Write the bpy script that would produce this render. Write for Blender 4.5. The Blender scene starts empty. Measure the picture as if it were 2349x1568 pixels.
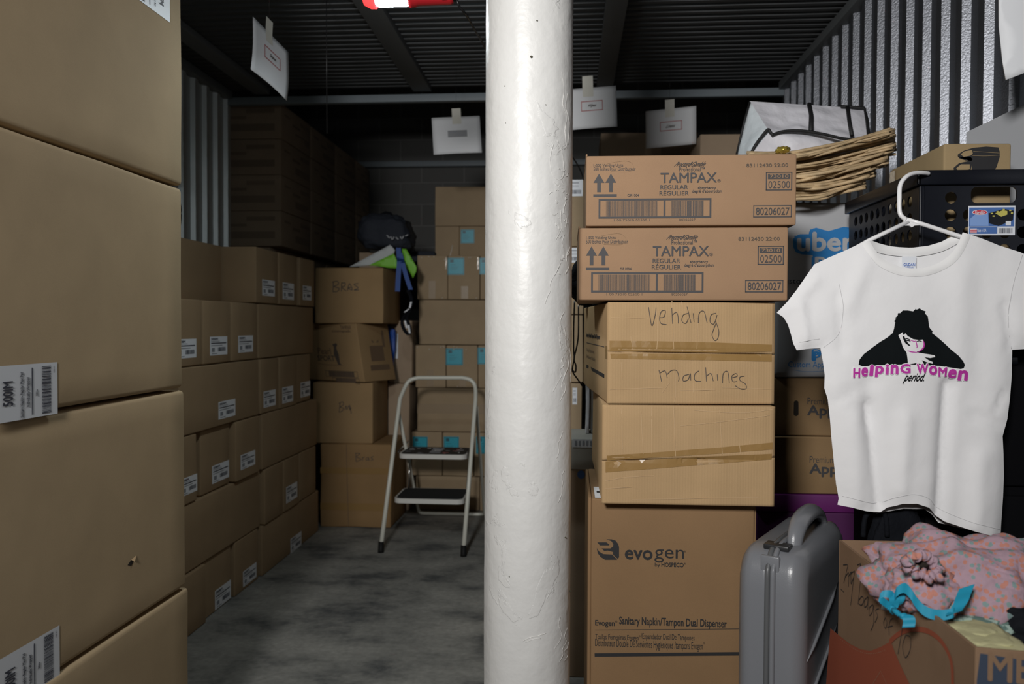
import bpy, bmesh, math, random
from mathutils import Vector, Matrix, noise, geometry
R = math.radians
SC = bpy.context.scene
COL = SC.collection

# ---------------------------------------------------------------- camera
W_, H_, FPX = 2349, 1568, 1827.0
CAM_ROT = (Matrix.Rotation(R(4.24), 3, 'Z') @ Matrix.Rotation(R(90 - 1.25), 3, 'X') @ Matrix.Rotation(R(0.22), 3, 'Z'))
CAM_LOC = Vector((0, 0, 1.30))
cam_d = bpy.data.cameras.new('camera')
cam = bpy.data.objects.new('camera', cam_d)
COL.objects.link(cam)
cam.matrix_world = Matrix.Translation(CAM_LOC) @ CAM_ROT.to_4x4()
cam_d.sensor_width = 36.0
cam_d.lens = FPX / W_ * 36.0
cam_d.clip_start = 0.05
cam_d.clip_end = 60
cam_d.dof.use_dof = True
cam_d.dof.focus_distance = 1.98
cam_d.dof.aperture_fstop = 4.2
SC.camera = cam

# ---------------------------------------------------------------- world, lights, exposure
wd = bpy.data.worlds.new('world'); SC.world = wd; wd.use_nodes = True
wd.node_tree.nodes['Background'].inputs[0].default_value = (0.8, 0.9, 1.0, 1)
wd.node_tree.nodes['Background'].inputs[1].default_value = 0.008

def area_light(name, loc, target, size, power, color, size_y=None, spread=180):
    d = bpy.data.lights.new(name, 'AREA'); d.energy = power; d.color = color
    d.shape = 'RECTANGLE' if size_y else 'DISK'
    d.size = size
    if size_y: d.size_y = size_y
    d.spread = R(spread)
    o = bpy.data.objects.new(name, d); COL.objects.link(o)
    o.location = loc
    o.rotation_euler = (Vector(target) - Vector(loc)).to_track_quat('-Z', 'Y').to_euler()
    return o
# corridor light behind the photographer
area_light('corridor_light', (-0.62, -1.0, 2.22), (0.18, 2.2, 1.60), 0.42, 30, (1.0, 0.978, 0.955), spread=100)
# the light the hanging work lamp throws downwards
area_light('work_lamp_light', (-0.62, 2.60, 2.315), (-0.66, 2.72, 0.0), 0.14, 5.5, (0.86, 0.97, 1.0), size_y=0.04)

SC.view_settings.view_transform = 'Standard'
SC.view_settings.look = 'None'
SC.view_settings.gamma = 1
SC.view_settings.use_curve_mapping = False
SC.view_settings.exposure = 0.0

# ---------------------------------------------------------------- helpers
def ray(u, v):
    return CAM_ROT @ Vector(((u - W_ / 2) / FPX, -(v - H_ / 2) / FPX, -1.0))
def PY(u, v, Y):
    d = ray(u, v); return CAM_LOC + d * (Y / d.y)
def PX(u, v, X):
    d = ray(u, v); return CAM_LOC + d * (X / d.x)
def PZ(u, v, Z):
    d = ray(u, v); return CAM_LOC + d * ((Z - CAM_LOC.z) / d.z)

class Fr:
    """A face seen by the camera: ex runs left to right, ey into the thing, ez up."""
    def __init__(s, o, ex=(1, 0, 0), ey=(0, 1, 0), ez=(0, 0, 1), yaw=0):
        m = Matrix.Rotation(R(yaw), 3, 'Z')
        s.o = Vector(o); s.ex = m @ Vector(ex); s.ey = m @ Vector(ey); s.ez = m @ Vector(ez)
        s.bulge = None
    def w(s, x, y, z):
        if s.bulge and y <= 0.0001: y = y - s.bulge(x, z)
        return s.o + s.ex * x + s.ey * y + s.ez * z
    def px(s, u, v, y0=0.0):
        n = s.ex.cross(s.ez); d = ray(u, v); o = s.o + s.ey * y0
        t = (o - CAM_LOC).dot(n) / d.dot(n)
        p = CAM_LOC + d * t - o
        a, b = s.ex, s.ez
        aa, bb, ab = a.dot(a), b.dot(b), a.dot(b)
        pa, pb = p.dot(a), p.dot(b)
        det = aa * bb - ab * ab
        return ((pa * bb - pb * ab) / det, (pb * aa - pa * ab) / det)

MATS = {}
def in_poly(x, y, poly):
    c = False; j = len(poly) - 1
    for i in range(len(poly)):
        xi, yi = poly[i]; xj, yj = poly[j]
        if (yi > y) != (yj > y) and x < (xj - xi) * (y - yi) / (yj - yi) + xi: c = not c
        j = i
    return c
def tri_poly(poly, step=None, holes=()):
    """2D triangulation of an outline, with inner points every `step`."""
    vs = []; es = []
    def ring(pl):
        s0 = len(vs)
        for i in range(len(pl)):
            a = Vector(pl[i][:2]); b = Vector(pl[(i + 1) % len(pl)][:2])
            k = max(1, int((b - a).length / step)) if step else 1
            for q in range(k): vs.append(a.lerp(b, q / k))
        n = len(vs) - s0
        for i in range(n): es.append((s0 + i, s0 + (i + 1) % n))
    ring(poly)
    for h in holes: ring(h)
    if step:
        x0 = min(p[0] for p in poly); x1 = max(p[0] for p in poly)
        y0 = min(p[1] for p in poly); y1 = max(p[1] for p in poly)
        ny = int((y1 - y0) / step)
        bd = [Vector(v) for v in vs]
        for j in range(1, ny + 1):
            y = y0 + j * step
            x = x0 + (step * 0.5 if j % 2 else step * 0.25)
            while x < x1:
                if in_poly(x, y, poly) and not any(in_poly(x, y, h) for h in holes):
                    if min((b.x - x) ** 2 + (b.y - y) ** 2 for b in bd) > (step * 0.45) ** 2:
                        vs.append(Vector((x, y)))
                x += step
    r = geometry.delaunay_2d_cdt(vs, es, [], 1, 1e-7)
    V = [tuple(p) for p in r[0]]; F = []
    for f in r[2]:
        cx = sum(V[i][0] for i in f) / len(f); cy = sum(V[i][1] for i in f) / len(f)
        if in_poly(cx, cy, poly) and not any(in_poly(cx, cy, h) for h in holes): F.append(tuple(f))
    return V, F

_tc = {}
def text_geo(s, bold=0.0, res=3):
    k = (s, bold)
    if k in _tc: return _tc[k]
    c = bpy.data.curves.new('t', 'FONT'); c.body = s; c.size = 1; c.resolution_u = res
    o = bpy.data.objects.new('t', c); COL.objects.link(o)
    bpy.context.view_layer.update()
    me = o.to_mesh()
    V = [(v.co.x, v.co.y) for v in me.vertices]; F = [tuple(p.vertices) for p in me.polygons]
    o.to_mesh_clear()
    bpy.data.objects.remove(o); bpy.data.curves.remove(c)
    V = [(x, y, 0) for x, y in V]
    if bold > 0:
        n = len(V); V0, F0 = V, F; V = []; F = []
        nd = 4 if bold < .04 else 8
        dirs = [(0, 0)] + [(math.cos(2 * math.pi * q / nd), math.sin(2 * math.pi * q / nd)) for q in range(nd)]
        for q, (dx, dy) in enumerate(dirs):
            V += [(x + dx * bold, y + dy * bold, q) for x, y, _ in V0]; F += [tuple(i + q * n for i in f) for f in F0]
    x0 = min(v[0] for v in V); x1 = max(v[0] for v in V); y0 = min(v[1] for v in V); y1 = max(v[1] for v in V)
    V = [((a - x0) / (x1 - x0), (b - y0) / (y1 - y0), l) for a, b, l in V]
    _tc[k] = (V, F); return _tc[k]

def spline(pts, n=6):
    """Catmull-Rom through the points."""
    P = [Vector(p) for p in pts]; out = []
    if len(P) < 3: return P
    for i in range(len(P) - 1):
        p0 = P[max(i - 1, 0)]; p1 = P[i]; p2 = P[i + 1]; p3 = P[min(i + 2, len(P) - 1)]
        for k in range(n):
            t = k / n
            out.append(0.5 * ((2 * p1) + (p2 - p0) * t + (2 * p0 - 5 * p1 + 4 * p2 - p3) * t * t + (3 * p1 - p0 - 3 * p2 + p3) * t ** 3))
    out.append(P[-1]); return out

class MB:
    def __init__(s): s.v = []; s.f = []; s.m = []; s.sm = []; s.names = []
    def mi(s, n):
        if n not in s.names: s.names.append(n)
        return s.names.index(n)
    def add(s, V, F, mat, smooth=False):
        b = len(s.v); s.v += [Vector(v) for v in V]; k = s.mi(mat)
        for f in F: s.f.append(tuple(b + i for i in f)); s.m.append(k); s.sm.append(smooth)
    def rbox(s, fr, w, d, h, mat, r=0.005, n=1, amp=0.0, seed=0, o=(0, 0, 0)):
        """rounded box; its front-left-bottom corner is at the frame's origin (+o)."""
        r = min(r, w * .49, d * .49, h * .49)
        def cs(L, k):
            c = [0, r * .35, r] + [r + (L - 2 * r) * i / k for i in range(1, k)] + [L - r, L - r * .35, L]
            return c
        X, Y, Z = cs(w, n), cs(d, max(1, n // 2)), cs(h, n)
        vid = {}; V = []
        def pt(i, j, k):
            if (i, j, k) in vid: return vid[(i, j, k)]
            p = Vector((X[i], Y[j], Z[k]))
            q = Vector((min(max(p.x, r), w - r), min(max(p.y, r), d - r), min(max(p.z, r), h - r)))
            dd = p - q
            if dd.length > 1e-9: p = q + dd.normalized() * r
            p += Vector(o)
            y = p.y
            wp = fr.w(p.x, 0.001 + y if y <= 0.0001 else y, p.z)
            if y <= 0.0001: wp = fr.w(p.x, 0, p.z)
            if amp:
                nv = Vector((noise.noise(wp * 4 + Vector((seed, 0, 0))), noise.noise(wp * 4 + Vector((0, seed, 9))), noise.noise(wp * 4 + Vector((5, 0, seed))))) * amp
                if y <= 0.0001: nv = nv - fr.ey * nv.dot(fr.ey)      # printed fronts stay flat
                wp = wp + nv
            vid[(i, j, k)] = len(V); V.append(wp); return vid[(i, j, k)]
        F = []
        nx, ny, nz = len(X) - 1, len(Y) - 1, len(Z) - 1
        for i in range(nx):
            for k in range(nz):
                F.append((pt(i, 0, k), pt(i + 1, 0, k), pt(i + 1, 0, k + 1), pt(i, 0, k + 1)))
                F.append((pt(i, ny, k), pt(i, ny, k + 1), pt(i + 1, ny, k + 1), pt(i + 1, ny, k)))
        for j in range(ny):
            for k in range(nz):
                F.append((pt(0, j, k), pt(0, j, k + 1), pt(0, j + 1, k + 1), pt(0, j + 1, k)))
                F.append((pt(nx, j, k), pt(nx, j + 1, k), pt(nx, j + 1, k + 1), pt(nx, j, k + 1)))
        for i in range(nx):
            for j in range(ny):
                F.append((pt(i, j, nz), pt(i + 1, j, nz), pt(i + 1, j + 1, nz), pt(i, j + 1, nz)))
                F.append((pt(i, j, 0), pt(i, j + 1, 0), pt(i + 1, j + 1, 0), pt(i + 1, j, 0)))
        s.add(V, F, mat, True)
    def tube(s, pts, r, mat, n=8, cap=True, flat=None):
        P = [Vector(p) for p in pts]; V = []; F = []
        up = None
        for i, p in enumerate(P):
            t = (P[min(i + 1, len(P) - 1)] - P[max(i - 1, 0)])
            if t.length < 1e-9: t = Vector((0, 0, 1))
            t.normalize()
            if up is None:
                a = Vector((0, 0, 1)) if abs(t.z) < .9 else Vector((0, 1, 0))
                up = (a - t * a.dot(t)).normalized()
            else:
                up = up - t * up.dot(t)
                up = up.normalized() if up.length > 1e-6 else Vector((0, 1, 0))
            sd = t.cross(up)
            rr = r[i] if isinstance(r, (list, tuple)) else r
            for k in range(n):
                a = 2 * math.pi * k / n
                V.append(p + up * math.cos(a) * rr * (flat or 1) + sd * math.sin(a) * rr)
        for i in range(len(P) - 1):
            for k in range(n):
                F.append((i * n + k, i * n + (k + 1) % n, (i + 1) * n + (k + 1) % n, (i + 1) * n + k))
        if cap:
            F.append(tuple(range(n - 1, -1, -1))); F.append(tuple((len(P) - 1) * n + k for k in range(n)))
        s.add(V, F, mat, True)
    # decals: shapes printed on or stuck to the face of a frame -----------------
    def rect(s, fr, x0, z0, x1, z1, mat, off=0.0008, th=0, n=1):
        V = []; F = []
        for j in range(n + 1):
            for i in range(n + 1):
                V.append(fr.w(x0 + (x1 - x0) * i / n, -off, z0 + (z1 - z0) * j / n))
        for j in range(n):
            for i in range(n):
                a = j * (n + 1) + i; F.append((a, a + 1, a + n + 2, a + n + 1))
        s.add(V, F, mat)
    def prect(s, fr, u0, v0, u1, v1, mat, off=0.0008, n=1):
        a = fr.px(u0, v0); b = fr.px(u1, v1)
        s.rect(fr, min(a[0], b[0]), min(a[1], b[1]), max(a[0], b[0]), max(a[1], b[1]), mat, off, n=n)
    def frame(s, fr, u0, v0, u1, v1, t, mat, off=0.0008):
        a = fr.px(u0, v1); b = fr.px(u1, v0)
        x0, z0, x1, z1 = a[0], a[1], b[0], b[1]
        s.rect(fr, x0, z0, x1, z0 + t, mat, off); s.rect(fr, x0, z1 - t, x1, z1, mat, off)
        s.rect(fr, x0, z0 + t, x0 + t, z1 - t, mat, off); s.rect(fr, x1 - t, z0 + t, x1, z1 - t, mat, off)
    def poly(s, fr, pts, mat, off=0.0008, step=None, pix=True):
        q = [fr.px(*p) for p in pts] if pix else pts
        V, F = tri_poly(q, step)
        V2 = [fr.w(x, -off, z) for x, z in V]
        F2 = []
        for f in F:
            a, b, c = [V[i] for i in f[:3]]
            if (b[0] - a[0]) * (c[1] - a[1]) - (b[1] - a[1]) * (c[0] - a[0]) < 0: f = f[::-1]
            F2.append(f)
        s.add(V2, F2, mat)
    def text(s, fr, t, x0, z0, x1, z1, mat, off=0.0012, bold=0.0, rot=0, shear=0.0):
        V, F = text_geo(t, bold); out = []
        for a, b, ly in V:
            a = (a + shear * b) / (1 + shear)
            if rot == 90: x, z = x1 - b * (x1 - x0), z0 + a * (z1 - z0)
            elif rot == -90: x, z = x0 + b * (x1 - x0), z1 - a * (z1 - z0)
            else: x, z = x0 + a * (x1 - x0), z0 + b * (z1 - z0)
            out.append(fr.w(x, -off - ly * .00012, z))
        s.add(out, F, mat)
    def ptext(s, fr, t, u0, v0, u1, v1, mat, **k):
        a = fr.px(u0, v1); b = fr.px(u1, v0)
        s.text(fr, t, a[0], a[1], b[0], b[1], mat, **k)
    def stroke(s, fr, pts, wd, mat, off=0.0012, pix=True, sp=True, closed=False):
        q = [Vector(fr.px(*p)) if pix else Vector(p) for p in pts]
        if closed: q.append(q[0].copy())
        if sp and len(q) > 2: q = spline(q, 5)
        V = []; F = []
        for i, p in enumerate(q):
            t = q[min(i + 1, len(q) - 1)] - q[max(i - 1, 0)]
            if t.length < 1e-9: t = Vector((1, 0))
            t.normalize(); nn = Vector((-t.y, t.x)) * wd / 2
            V.append(fr.w(p.x + nn.x, -off, p.y + nn.y)); V.append(fr.w(p.x - nn.x, -off, p.y - nn.y))
        for i in range(len(q) - 1):
            F.append((2 * i, 2 * i + 1, 2 * i + 3, 2 * i + 2))
        s.add(V, F, mat)
    def barcode(s, fr, x0, z0, x1, z1, mat, seed=1, unit=0.0007, off=0.0012, vert=False):
        rd = random.Random(seed)
        a, b = (z0, z1) if vert else (x0, x1)
        x = a
        while x < b:
            w = unit * rd.choice((1, 1, 1.5, 2, 3)); g = unit * rd.choice((1, 1, 1.5, 2.2))
            e = min(x + w, b)
            if vert: s.rect(fr, x0, x, x1, e, mat, off)
            else: s.rect(fr, x, z0, e, z1, mat, off)
            x = e + g
    def ribbon(s, pts, wdir, wd, mat, th=0.0015):
        """a flat strap: centre line + half-width vector per point"""
        P = [Vector(p) for p in pts]; V = []; F = []
        for i, p in enumerate(P):
            wv = Vector(wdir[i] if isinstance(wdir, list) else wdir).normalized() * wd / 2
            t = (P[min(i + 1, len(P) - 1)] - P[max(i - 1, 0)]).normalized()
            nn = t.cross(wv).normalized() * th / 2
            V += [p - wv - nn, p + wv - nn, p + wv + nn, p - wv + nn]
        for i in range(len(P) - 1):
            for k in range(4):
                F.append((i * 4 + k, i * 4 + (k + 1) % 4, i * 4 + 4 + (k + 1) % 4, i * 4 + 4 + k))
        F.append((3, 2, 1, 0)); e = (len(P) - 1) * 4; F.append((e, e + 1, e + 2, e + 3))
        s.add(V, F, mat, False)
    def blob(s, c, rad, mat, amp=0.1, seed=0, nu=40, nv=24, e=1.0, freq=2.2, fn=None, zmin=None):
        c = Vector(c); V = []; F = []
        def pw(a): return math.copysign(abs(a) ** e, a)
        for j in range(nv + 1):
            ph = math.pi * j / nv - math.pi / 2
            for i in range(nu):
                th = 2 * math.pi * i / nu
                d = Vector((pw(math.cos(ph)) * pw(math.cos(th)), pw(math.cos(ph)) * pw(math.sin(th)), pw(math.sin(ph))))
                k = 1 + amp * noise.noise(d * freq + Vector((seed, seed * 1.7, 0))) + amp * .5 * noise.noise(d * freq * 2.6 + Vector((seed, 0, 3)))
                p = Vector((d.x * rad[0] * k, d.y * rad[1] * k, d.z * rad[2] * k))
                if fn: p = fn(p, d)
                p = c + p
                if zmin is not None and p.z < zmin: p.z = zmin
                V.append(p)
        for j in range(nv):
            for i in range(nu):
                F.append((j * nu + i, j * nu + (i + 1) % nu, (j + 1) * nu + (i + 1) % nu, (j + 1) * nu + i))
        s.add(V, F, mat, True)
    def build(s, name, parent=None, loc=None, mods=None):
        me = bpy.data.meshes.new(name)
        base = Vector(loc) if loc is not None else Vector((0, 0, 0))
        p = parent
        while p is not None: base = base + Vector(p.location); p = p.parent
        me.from_pydata([v - base for v in s.v], [], s.f)
        for n in s.names: me.materials.append(MATS[n])
        me.polygons.foreach_set('material_index', s.m)
        me.polygons.foreach_set('use_smooth', s.sm)
        me.update()
        o = bpy.data.objects.new(name, me); COL.objects.link(o)
        if loc is not None: o.location = loc
        if parent: o.parent = parent
        return o

def thing(name, label, cat, loc, group=None):
    o = bpy.data.objects.new(name, None); COL.objects.link(o)
    o.empty_display_size = .05
    o.location = loc; o['label'] = label; o['category'] = cat
    if group: o['group'] = group
    return o
def words(s): return len(s.split())
def tag(o, label, cat, group=None, kind=None):
    o['label'] = label; o['category'] = cat
    if group: o['group'] = group
    if kind: o['kind'] = kind
    return o
def struct(o): o['kind'] = 'structure'; return o
def solid(o, th, off=1):
    m = o.modifiers.new('solid', 'SOLIDIFY'); m.thickness = th; m.offset = off; return o

# ---------------------------------------------------------------- materials
def mat(name, col, rough=.6, metal=0, **k):
    m = bpy.data.materials.new(name); m.use_nodes = True; MATS[name] = m
    nt = m.node_tree; b = nt.nodes['Principled BSDF']
    b.inputs['Base Color'].default_value = (*col, 1)
    b.inputs['Roughness'].default_value = rough; b.inputs['Metallic'].default_value = metal
    if 'spec' in k: b.inputs['Specular IOR Level'].default_value = k['spec']
    if 'coat' in k: b.inputs['Coat Weight'].default_value = k['coat']; b.inputs['Coat Roughness'].default_value = .15
    if 'emit' in k: b.inputs['Emission Color'].default_value = (*k['emit'], 1); b.inputs['Emission Strength'].default_value = k['es']
    if 'alpha' in k: b.inputs['Alpha'].default_value = k['alpha']
    co = None
    if k.get('var') or k.get('bump'):
        tc = nt.nodes.new('ShaderNodeTexCoord'); co = tc.outputs['Object']
    if k.get('var'):
        amt, scl = k['var']
        n1 = nt.nodes.new('ShaderNodeTexNoise'); n1.inputs['Scale'].default_value = scl; n1.inputs['Detail'].default_value = 5
        nt.links.new(co, n1.inputs['Vector'])
        n2 = nt.nodes.new('ShaderNodeTexNoise'); n2.inputs['Scale'].default_value = 650; n2.inputs['Detail'].default_value = 1
        nt.links.new(co, n2.inputs['Vector'])
        mx = nt.nodes.new('ShaderNodeMath'); mx.operation = 'ADD'
        m2 = nt.nodes.new('ShaderNodeMath'); m2.operation = 'MULTIPLY'; m2.inputs[1].default_value = k.get('speck', .5)
        nt.links.new(n2.outputs['Fac'], m2.inputs[0]); nt.links.new(n1.outputs['Fac'], mx.inputs[0]); nt.links.new(m2.outputs[0], mx.inputs[1])
        cr = nt.nodes.new('ShaderNodeMapRange'); cr.inputs['From Min'].default_value = .3; cr.inputs['From Max'].default_value = .7 + k.get('speck', .5)
        cr.inputs['To Min'].default_value = 1 - amt; cr.inputs['To Max'].default_value = 1 + amt
        nt.links.new(mx.outputs[0], cr.inputs['Value'])
        vm = nt.nodes.new('ShaderNodeVectorMath'); vm.operation = 'SCALE'; vm.inputs[0].default_value = col
        nt.links.new(cr.outputs[0], vm.inputs['Scale']); nt.links.new(vm.outputs[0], b.inputs['Base Color'])
    if k.get('bump'):
        st, scl = k['bump']
        n3 = nt.nodes.new('ShaderNodeTexNoise'); n3.inputs['Scale'].default_value = scl; n3.inputs['Detail'].default_value = k.get('bdet', 4)
        nt.links.new(co, n3.inputs['Vector'])
        bp = nt.nodes.new('ShaderNodeBump'); bp.inputs['Strength'].default_value = st; bp.inputs['Distance'].default_value = k.get('bdist', .004)
        nt.links.new(n3.outputs['Fac'], bp.inputs['Height']); nt.links.new(bp.outputs[0], b.inputs['Normal'])
        if k.get('flute'):
            wv = nt.nodes.new('ShaderNodeTexWave'); wv.bands_direction = k['flute']; wv.inputs['Scale'].default_value = 48; wv.inputs['Distortion'].default_value = .3
            nt.links.new(co, wv.inputs['Vector'])
            b2 = nt.nodes.new('ShaderNodeBump'); b2.inputs['Strength'].default_value = .12; b2.inputs['Distance'].default_value = .002
            nt.links.new(wv.outputs['Fac'], b2.inputs['Height']); nt.links.new(bp.outputs[0], b2.inputs['Normal']); nt.links.new(b2.outputs[0], b.inputs['Normal'])
    return m
def card(name, col, **k):
    mat(name, col, .82, spec=.25, var=(.13, 6), bump=(.25, 9), **k)
card('card_tampax', (.32, .20, .118))
card('card_vend', (.44, .295, .155), flute='X')
card('card_evo', (.245, .15, .076))
card('card_near', (.46, .345, .21))
card('card_wall', (.38, .265, .155))
card('card_bras', (.34, .225, .112), flute='X')
card('card_bras_low', (.30, .185, .085), flute='X')
card('card_centre', (.40, .30, .19))
card('card_dark', (.40, .30, .21))
card('card_app', (.28, .18, .09))
card('card_open', (.21, .132, .08))
card('card_grey', (.42, .41, .37))
card('card_boot', (.34, .25, .135))
mat('tape_brown', (.30, .18, .065), .32, spec=.5, bump=(.3, 30), bdist=.002)
mat('tape_centre', (.34, .25, .155), .35, spec=.4)
mat('tape_clear', (.62, .55, .45), .12, spec=.7, bump=(.6, 60), bdist=.004)
mat('ink_dim', (.27, .20, .14), .8)
mat('sticker_matte', (.93, .95, 1.0), .6)
mat('seam_grey', (.56, .56, .57), .8)
mat('crease', (.52, .36, .20), .8)
mat('ink_grey', (.055, .053, .056), .7)
mat('ink_black', (.018, .018, .02), .7)
mat('ink_pen', (.09, .07, .055), .7)
mat('ink_faint', (.17, .11, .065), .8)
mat('ink_light', (.30, .2, .13), .8)
mat('sticker', (.74, .77, .82), .45)
mat('sticker_ink', (.05, .055, .08), .6)
mat('sticker_grey', (.30, .32, .36), .6)
mat('teal', (.02, .38, .50), .4)
mat('teal_dark', (.01, .10, .14), .4)
mat('paper', (.80, .82, .85), .6)
mat('paper_tape', (.70, .69, .62), .5)
mat('red_ink', (.50, .16, .17), .6)
mat('shirt_w', (.80, .80, .81), .85, spec=.15, bump=(.3, 11), bdist=.012, bdet=6)
mat('shirt_rib', (.82, .82, .82), .85, spec=.15)
mat('print_black', (.006, .008, .009), .8, spec=.08)
mat('print_magenta', (.50, .035, .36), .6)
mat('tag_blue', (.03, .12, .45), .6)
mat('hanger_w', (.86, .86, .87), .3)
mat('black_plastic', (.005, .006, .010), .30, spec=.3, bump=(.1, 20))
mat('black_cloth', (.006, .007, .010), .85, spec=.15, bump=(.8, 14), bdist=.02)
mat('navy_cloth', (.018, .023, .035), .8, bump=(.8, 14), bdist=.02)
mat('black_rubber', (.010, .010, .010), .6, spec=.2)
mat('black_board', (.003, .003, .004), .8, spec=.1)
mat('suitcase_grey', (.18, .188, .205), .30, spec=.5, bump=(.25, 420), bdist=.0008)
mat('suitcase_trim', (.10, .105, .11), .4)
mat('suitcase_latch', (.02, .021, .023), .4)
mat('ladder_cream', (.72, .72, .64), .35, spec=.5)
mat('ladder_white', (.76, .75, .71), .4)
mat('step_rubber', (.012, .013, .015), .85)
mat('chrome', (.7, .7, .7), .2, 1)
mat('lamp_red', (.62, .02, .03), .3, spec=.5)
mat('lamp_red_lit', (.85, .06, .07), .3, emit=(1, .05, .05), es=1.6)
mat('lamp_white', (1, 1, 1), .3, emit=(.82, .96, 1.0), es=45)
mat('cable_black', (.02, .02, .022), .25, spec=.6)
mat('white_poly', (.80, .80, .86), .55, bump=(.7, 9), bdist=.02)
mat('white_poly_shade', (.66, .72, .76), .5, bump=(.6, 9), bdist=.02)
mat('piping_black', (.012, .012, .013), .6)
mat('wicker', (.52, .38, .215), .6, var=(.35, 30), speck=.1)
mat('wicker_dark', (.34, .22, .11), .7)
mat('uber_white_shaded', (.45, .46, .48), .7)  # white darkened to grey: the shadow over the bag is put into the colour
mat('uber_blue', (.015, .20, .52), .6)
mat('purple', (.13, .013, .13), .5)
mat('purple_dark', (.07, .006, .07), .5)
mat('orange_ink', (.27, .06, .025), .8)
mat('navy_ink', (.03, .045, .075), .7)
mat('ribbon_blue', (.01, .27, .42), .6)
mat('cloth_yellow', (.48, .46, .26), .9, bump=(.6, 30), bdist=.006)
mat('foil_brown', (.16, .06, .05), .25, .4, bump=(1, 60), bdist=.01)
mat('foil_gold', (.55, .42, .08), .2, .6)
mat('pink', (.9, .2, .5), .6)
mat('green_bag', (.20, .55, .045), .5)
mat('pale_bag', (.52, .55, .56), .6)
mat('blue_strap', (.02, .075, .30), .6)
mat('blue_bag', (.01, .07, .36), .45)
mat('board_grey', (.33, .34, .36), .7)
mat('galv', (.30, .315, .35), .42, .92, bump=(.5, 160), bdist=.003)
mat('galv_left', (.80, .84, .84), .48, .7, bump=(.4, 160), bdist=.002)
mat('deck', (.085, .09, .095), .6, .2)
mat('beam_paint', (.24, .28, .31), .5)
mat('purlin', (.17, .18, .19), .6)
mat('trim_metal', (.16, .175, .185), .6)
mat('hole_dark', (.02, .015, .01), .9)
mat('wood_pallet', (.35, .25, .15), .8)
mat('sticker_blue', (.07, .16, .42), .5)
mat('sticker_sky', (.22, .36, .68), .5)
mat('sticker_red', (.60, .03, .06), .5)
mat('sticker_yellow', (.55, .5, .12), .5)

def node_mat(name):
    m = bpy.data.materials.new(name); m.use_nodes = True; MATS[name] = m
    nt = m.node_tree; return m, nt, nt.nodes['Principled BSDF'], nt.nodes.new('ShaderNodeTexCoord')
def nn_(nt, t, **k):
    n = nt.nodes.new(t)
    for a, b in k.items():
        if a.startswith('i_'): n.inputs[a[2:].replace('_', ' ')].default_value = b
        else: setattr(n, a, b)
    return n
def ramp(nt, stops):
    r = nt.nodes.new('ShaderNodeValToRGB'); e = r.color_ramp.elements
    while len(e) < len(stops): e.new(.5)
    for q, (p, c) in zip(e, stops): q.position = p; q.color = (*c, 1)
    return r
# stained concrete floor
m, nt, b, tc = node_mat('concrete')
n1 = nn_(nt, 'ShaderNodeTexNoise', i_Scale=2.6, i_Detail=7.0, i_Roughness=.62)
mp = nn_(nt, 'ShaderNodeMapping'); mp.inputs['Scale'].default_value = (1, 1.4, 1)
nt.links.new(tc.outputs['Object'], mp.inputs[0]); nt.links.new(mp.outputs[0], n1.inputs['Vector'])
r1 = ramp(nt, [(.36, (.085, .09, .092)), (.48, (.22, .22, .205)), (.66, (.33, .325, .30))])
nt.links.new(n1.outputs['Fac'], r1.inputs[0])
n2 = nn_(nt, 'ShaderNodeTexNoise', i_Scale=40.0, i_Detail=6.0); nt.links.new(tc.outputs['Object'], n2.inputs['Vector'])
mx = nn_(nt, 'ShaderNodeMix', data_type='RGBA', blend_type='OVERLAY'); mx.inputs[0].default_value = .35
nt.links.new(r1.outputs[0], mx.inputs[6]); nt.links.new(n2.outputs['Fac'], mx.inputs[7]); nt.links.new(mx.outputs[2], b.inputs['Base Color'])
b.inputs['Roughness'].default_value = .75
bp = nn_(nt, 'ShaderNodeBump', i_Strength=.3, i_Distance=.006); nt.links.new(n2.outputs['Fac'], bp.inputs['Height']); nt.links.new(bp.outputs[0], b.inputs['Normal'])
# concrete block wall
m, nt, b, tc = node_mat('block_wall')
br = nn_(nt, 'ShaderNodeTexBrick', i_Scale=1.0); br.offset = .5
br.inputs['Brick Width'].default_value = .406; br.inputs['Row Height'].default_value = .203; br.inputs['Mortar Size'].default_value = .006
br.inputs['Color1'].default_value = (.135, .135, .13, 1); br.inputs['Color2'].default_value = (.15, .15, .145, 1); br.inputs['Mortar'].default_value = (.21, .21, .205, 1)
mp = nn_(nt, 'ShaderNodeMapping'); mp.inputs['Rotation'].default_value = (R(90), 0, 0)
nt.links.new(tc.outputs['Object'], mp.inputs[0]); nt.links.new(mp.outputs[0], br.inputs['Vector']); nt.links.new(br.outputs['Color'], b.inputs['Base Color'])
b.inputs['Roughness'].default_value = .9
bp = nn_(nt, 'ShaderNodeBump', i_Strength=.4, i_Distance=.004); bp.invert = True
nt.links.new(br.outputs['Fac'], bp.inputs['Height']); nt.links.new(bp.outputs[0], b.inputs['Normal'])
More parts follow.
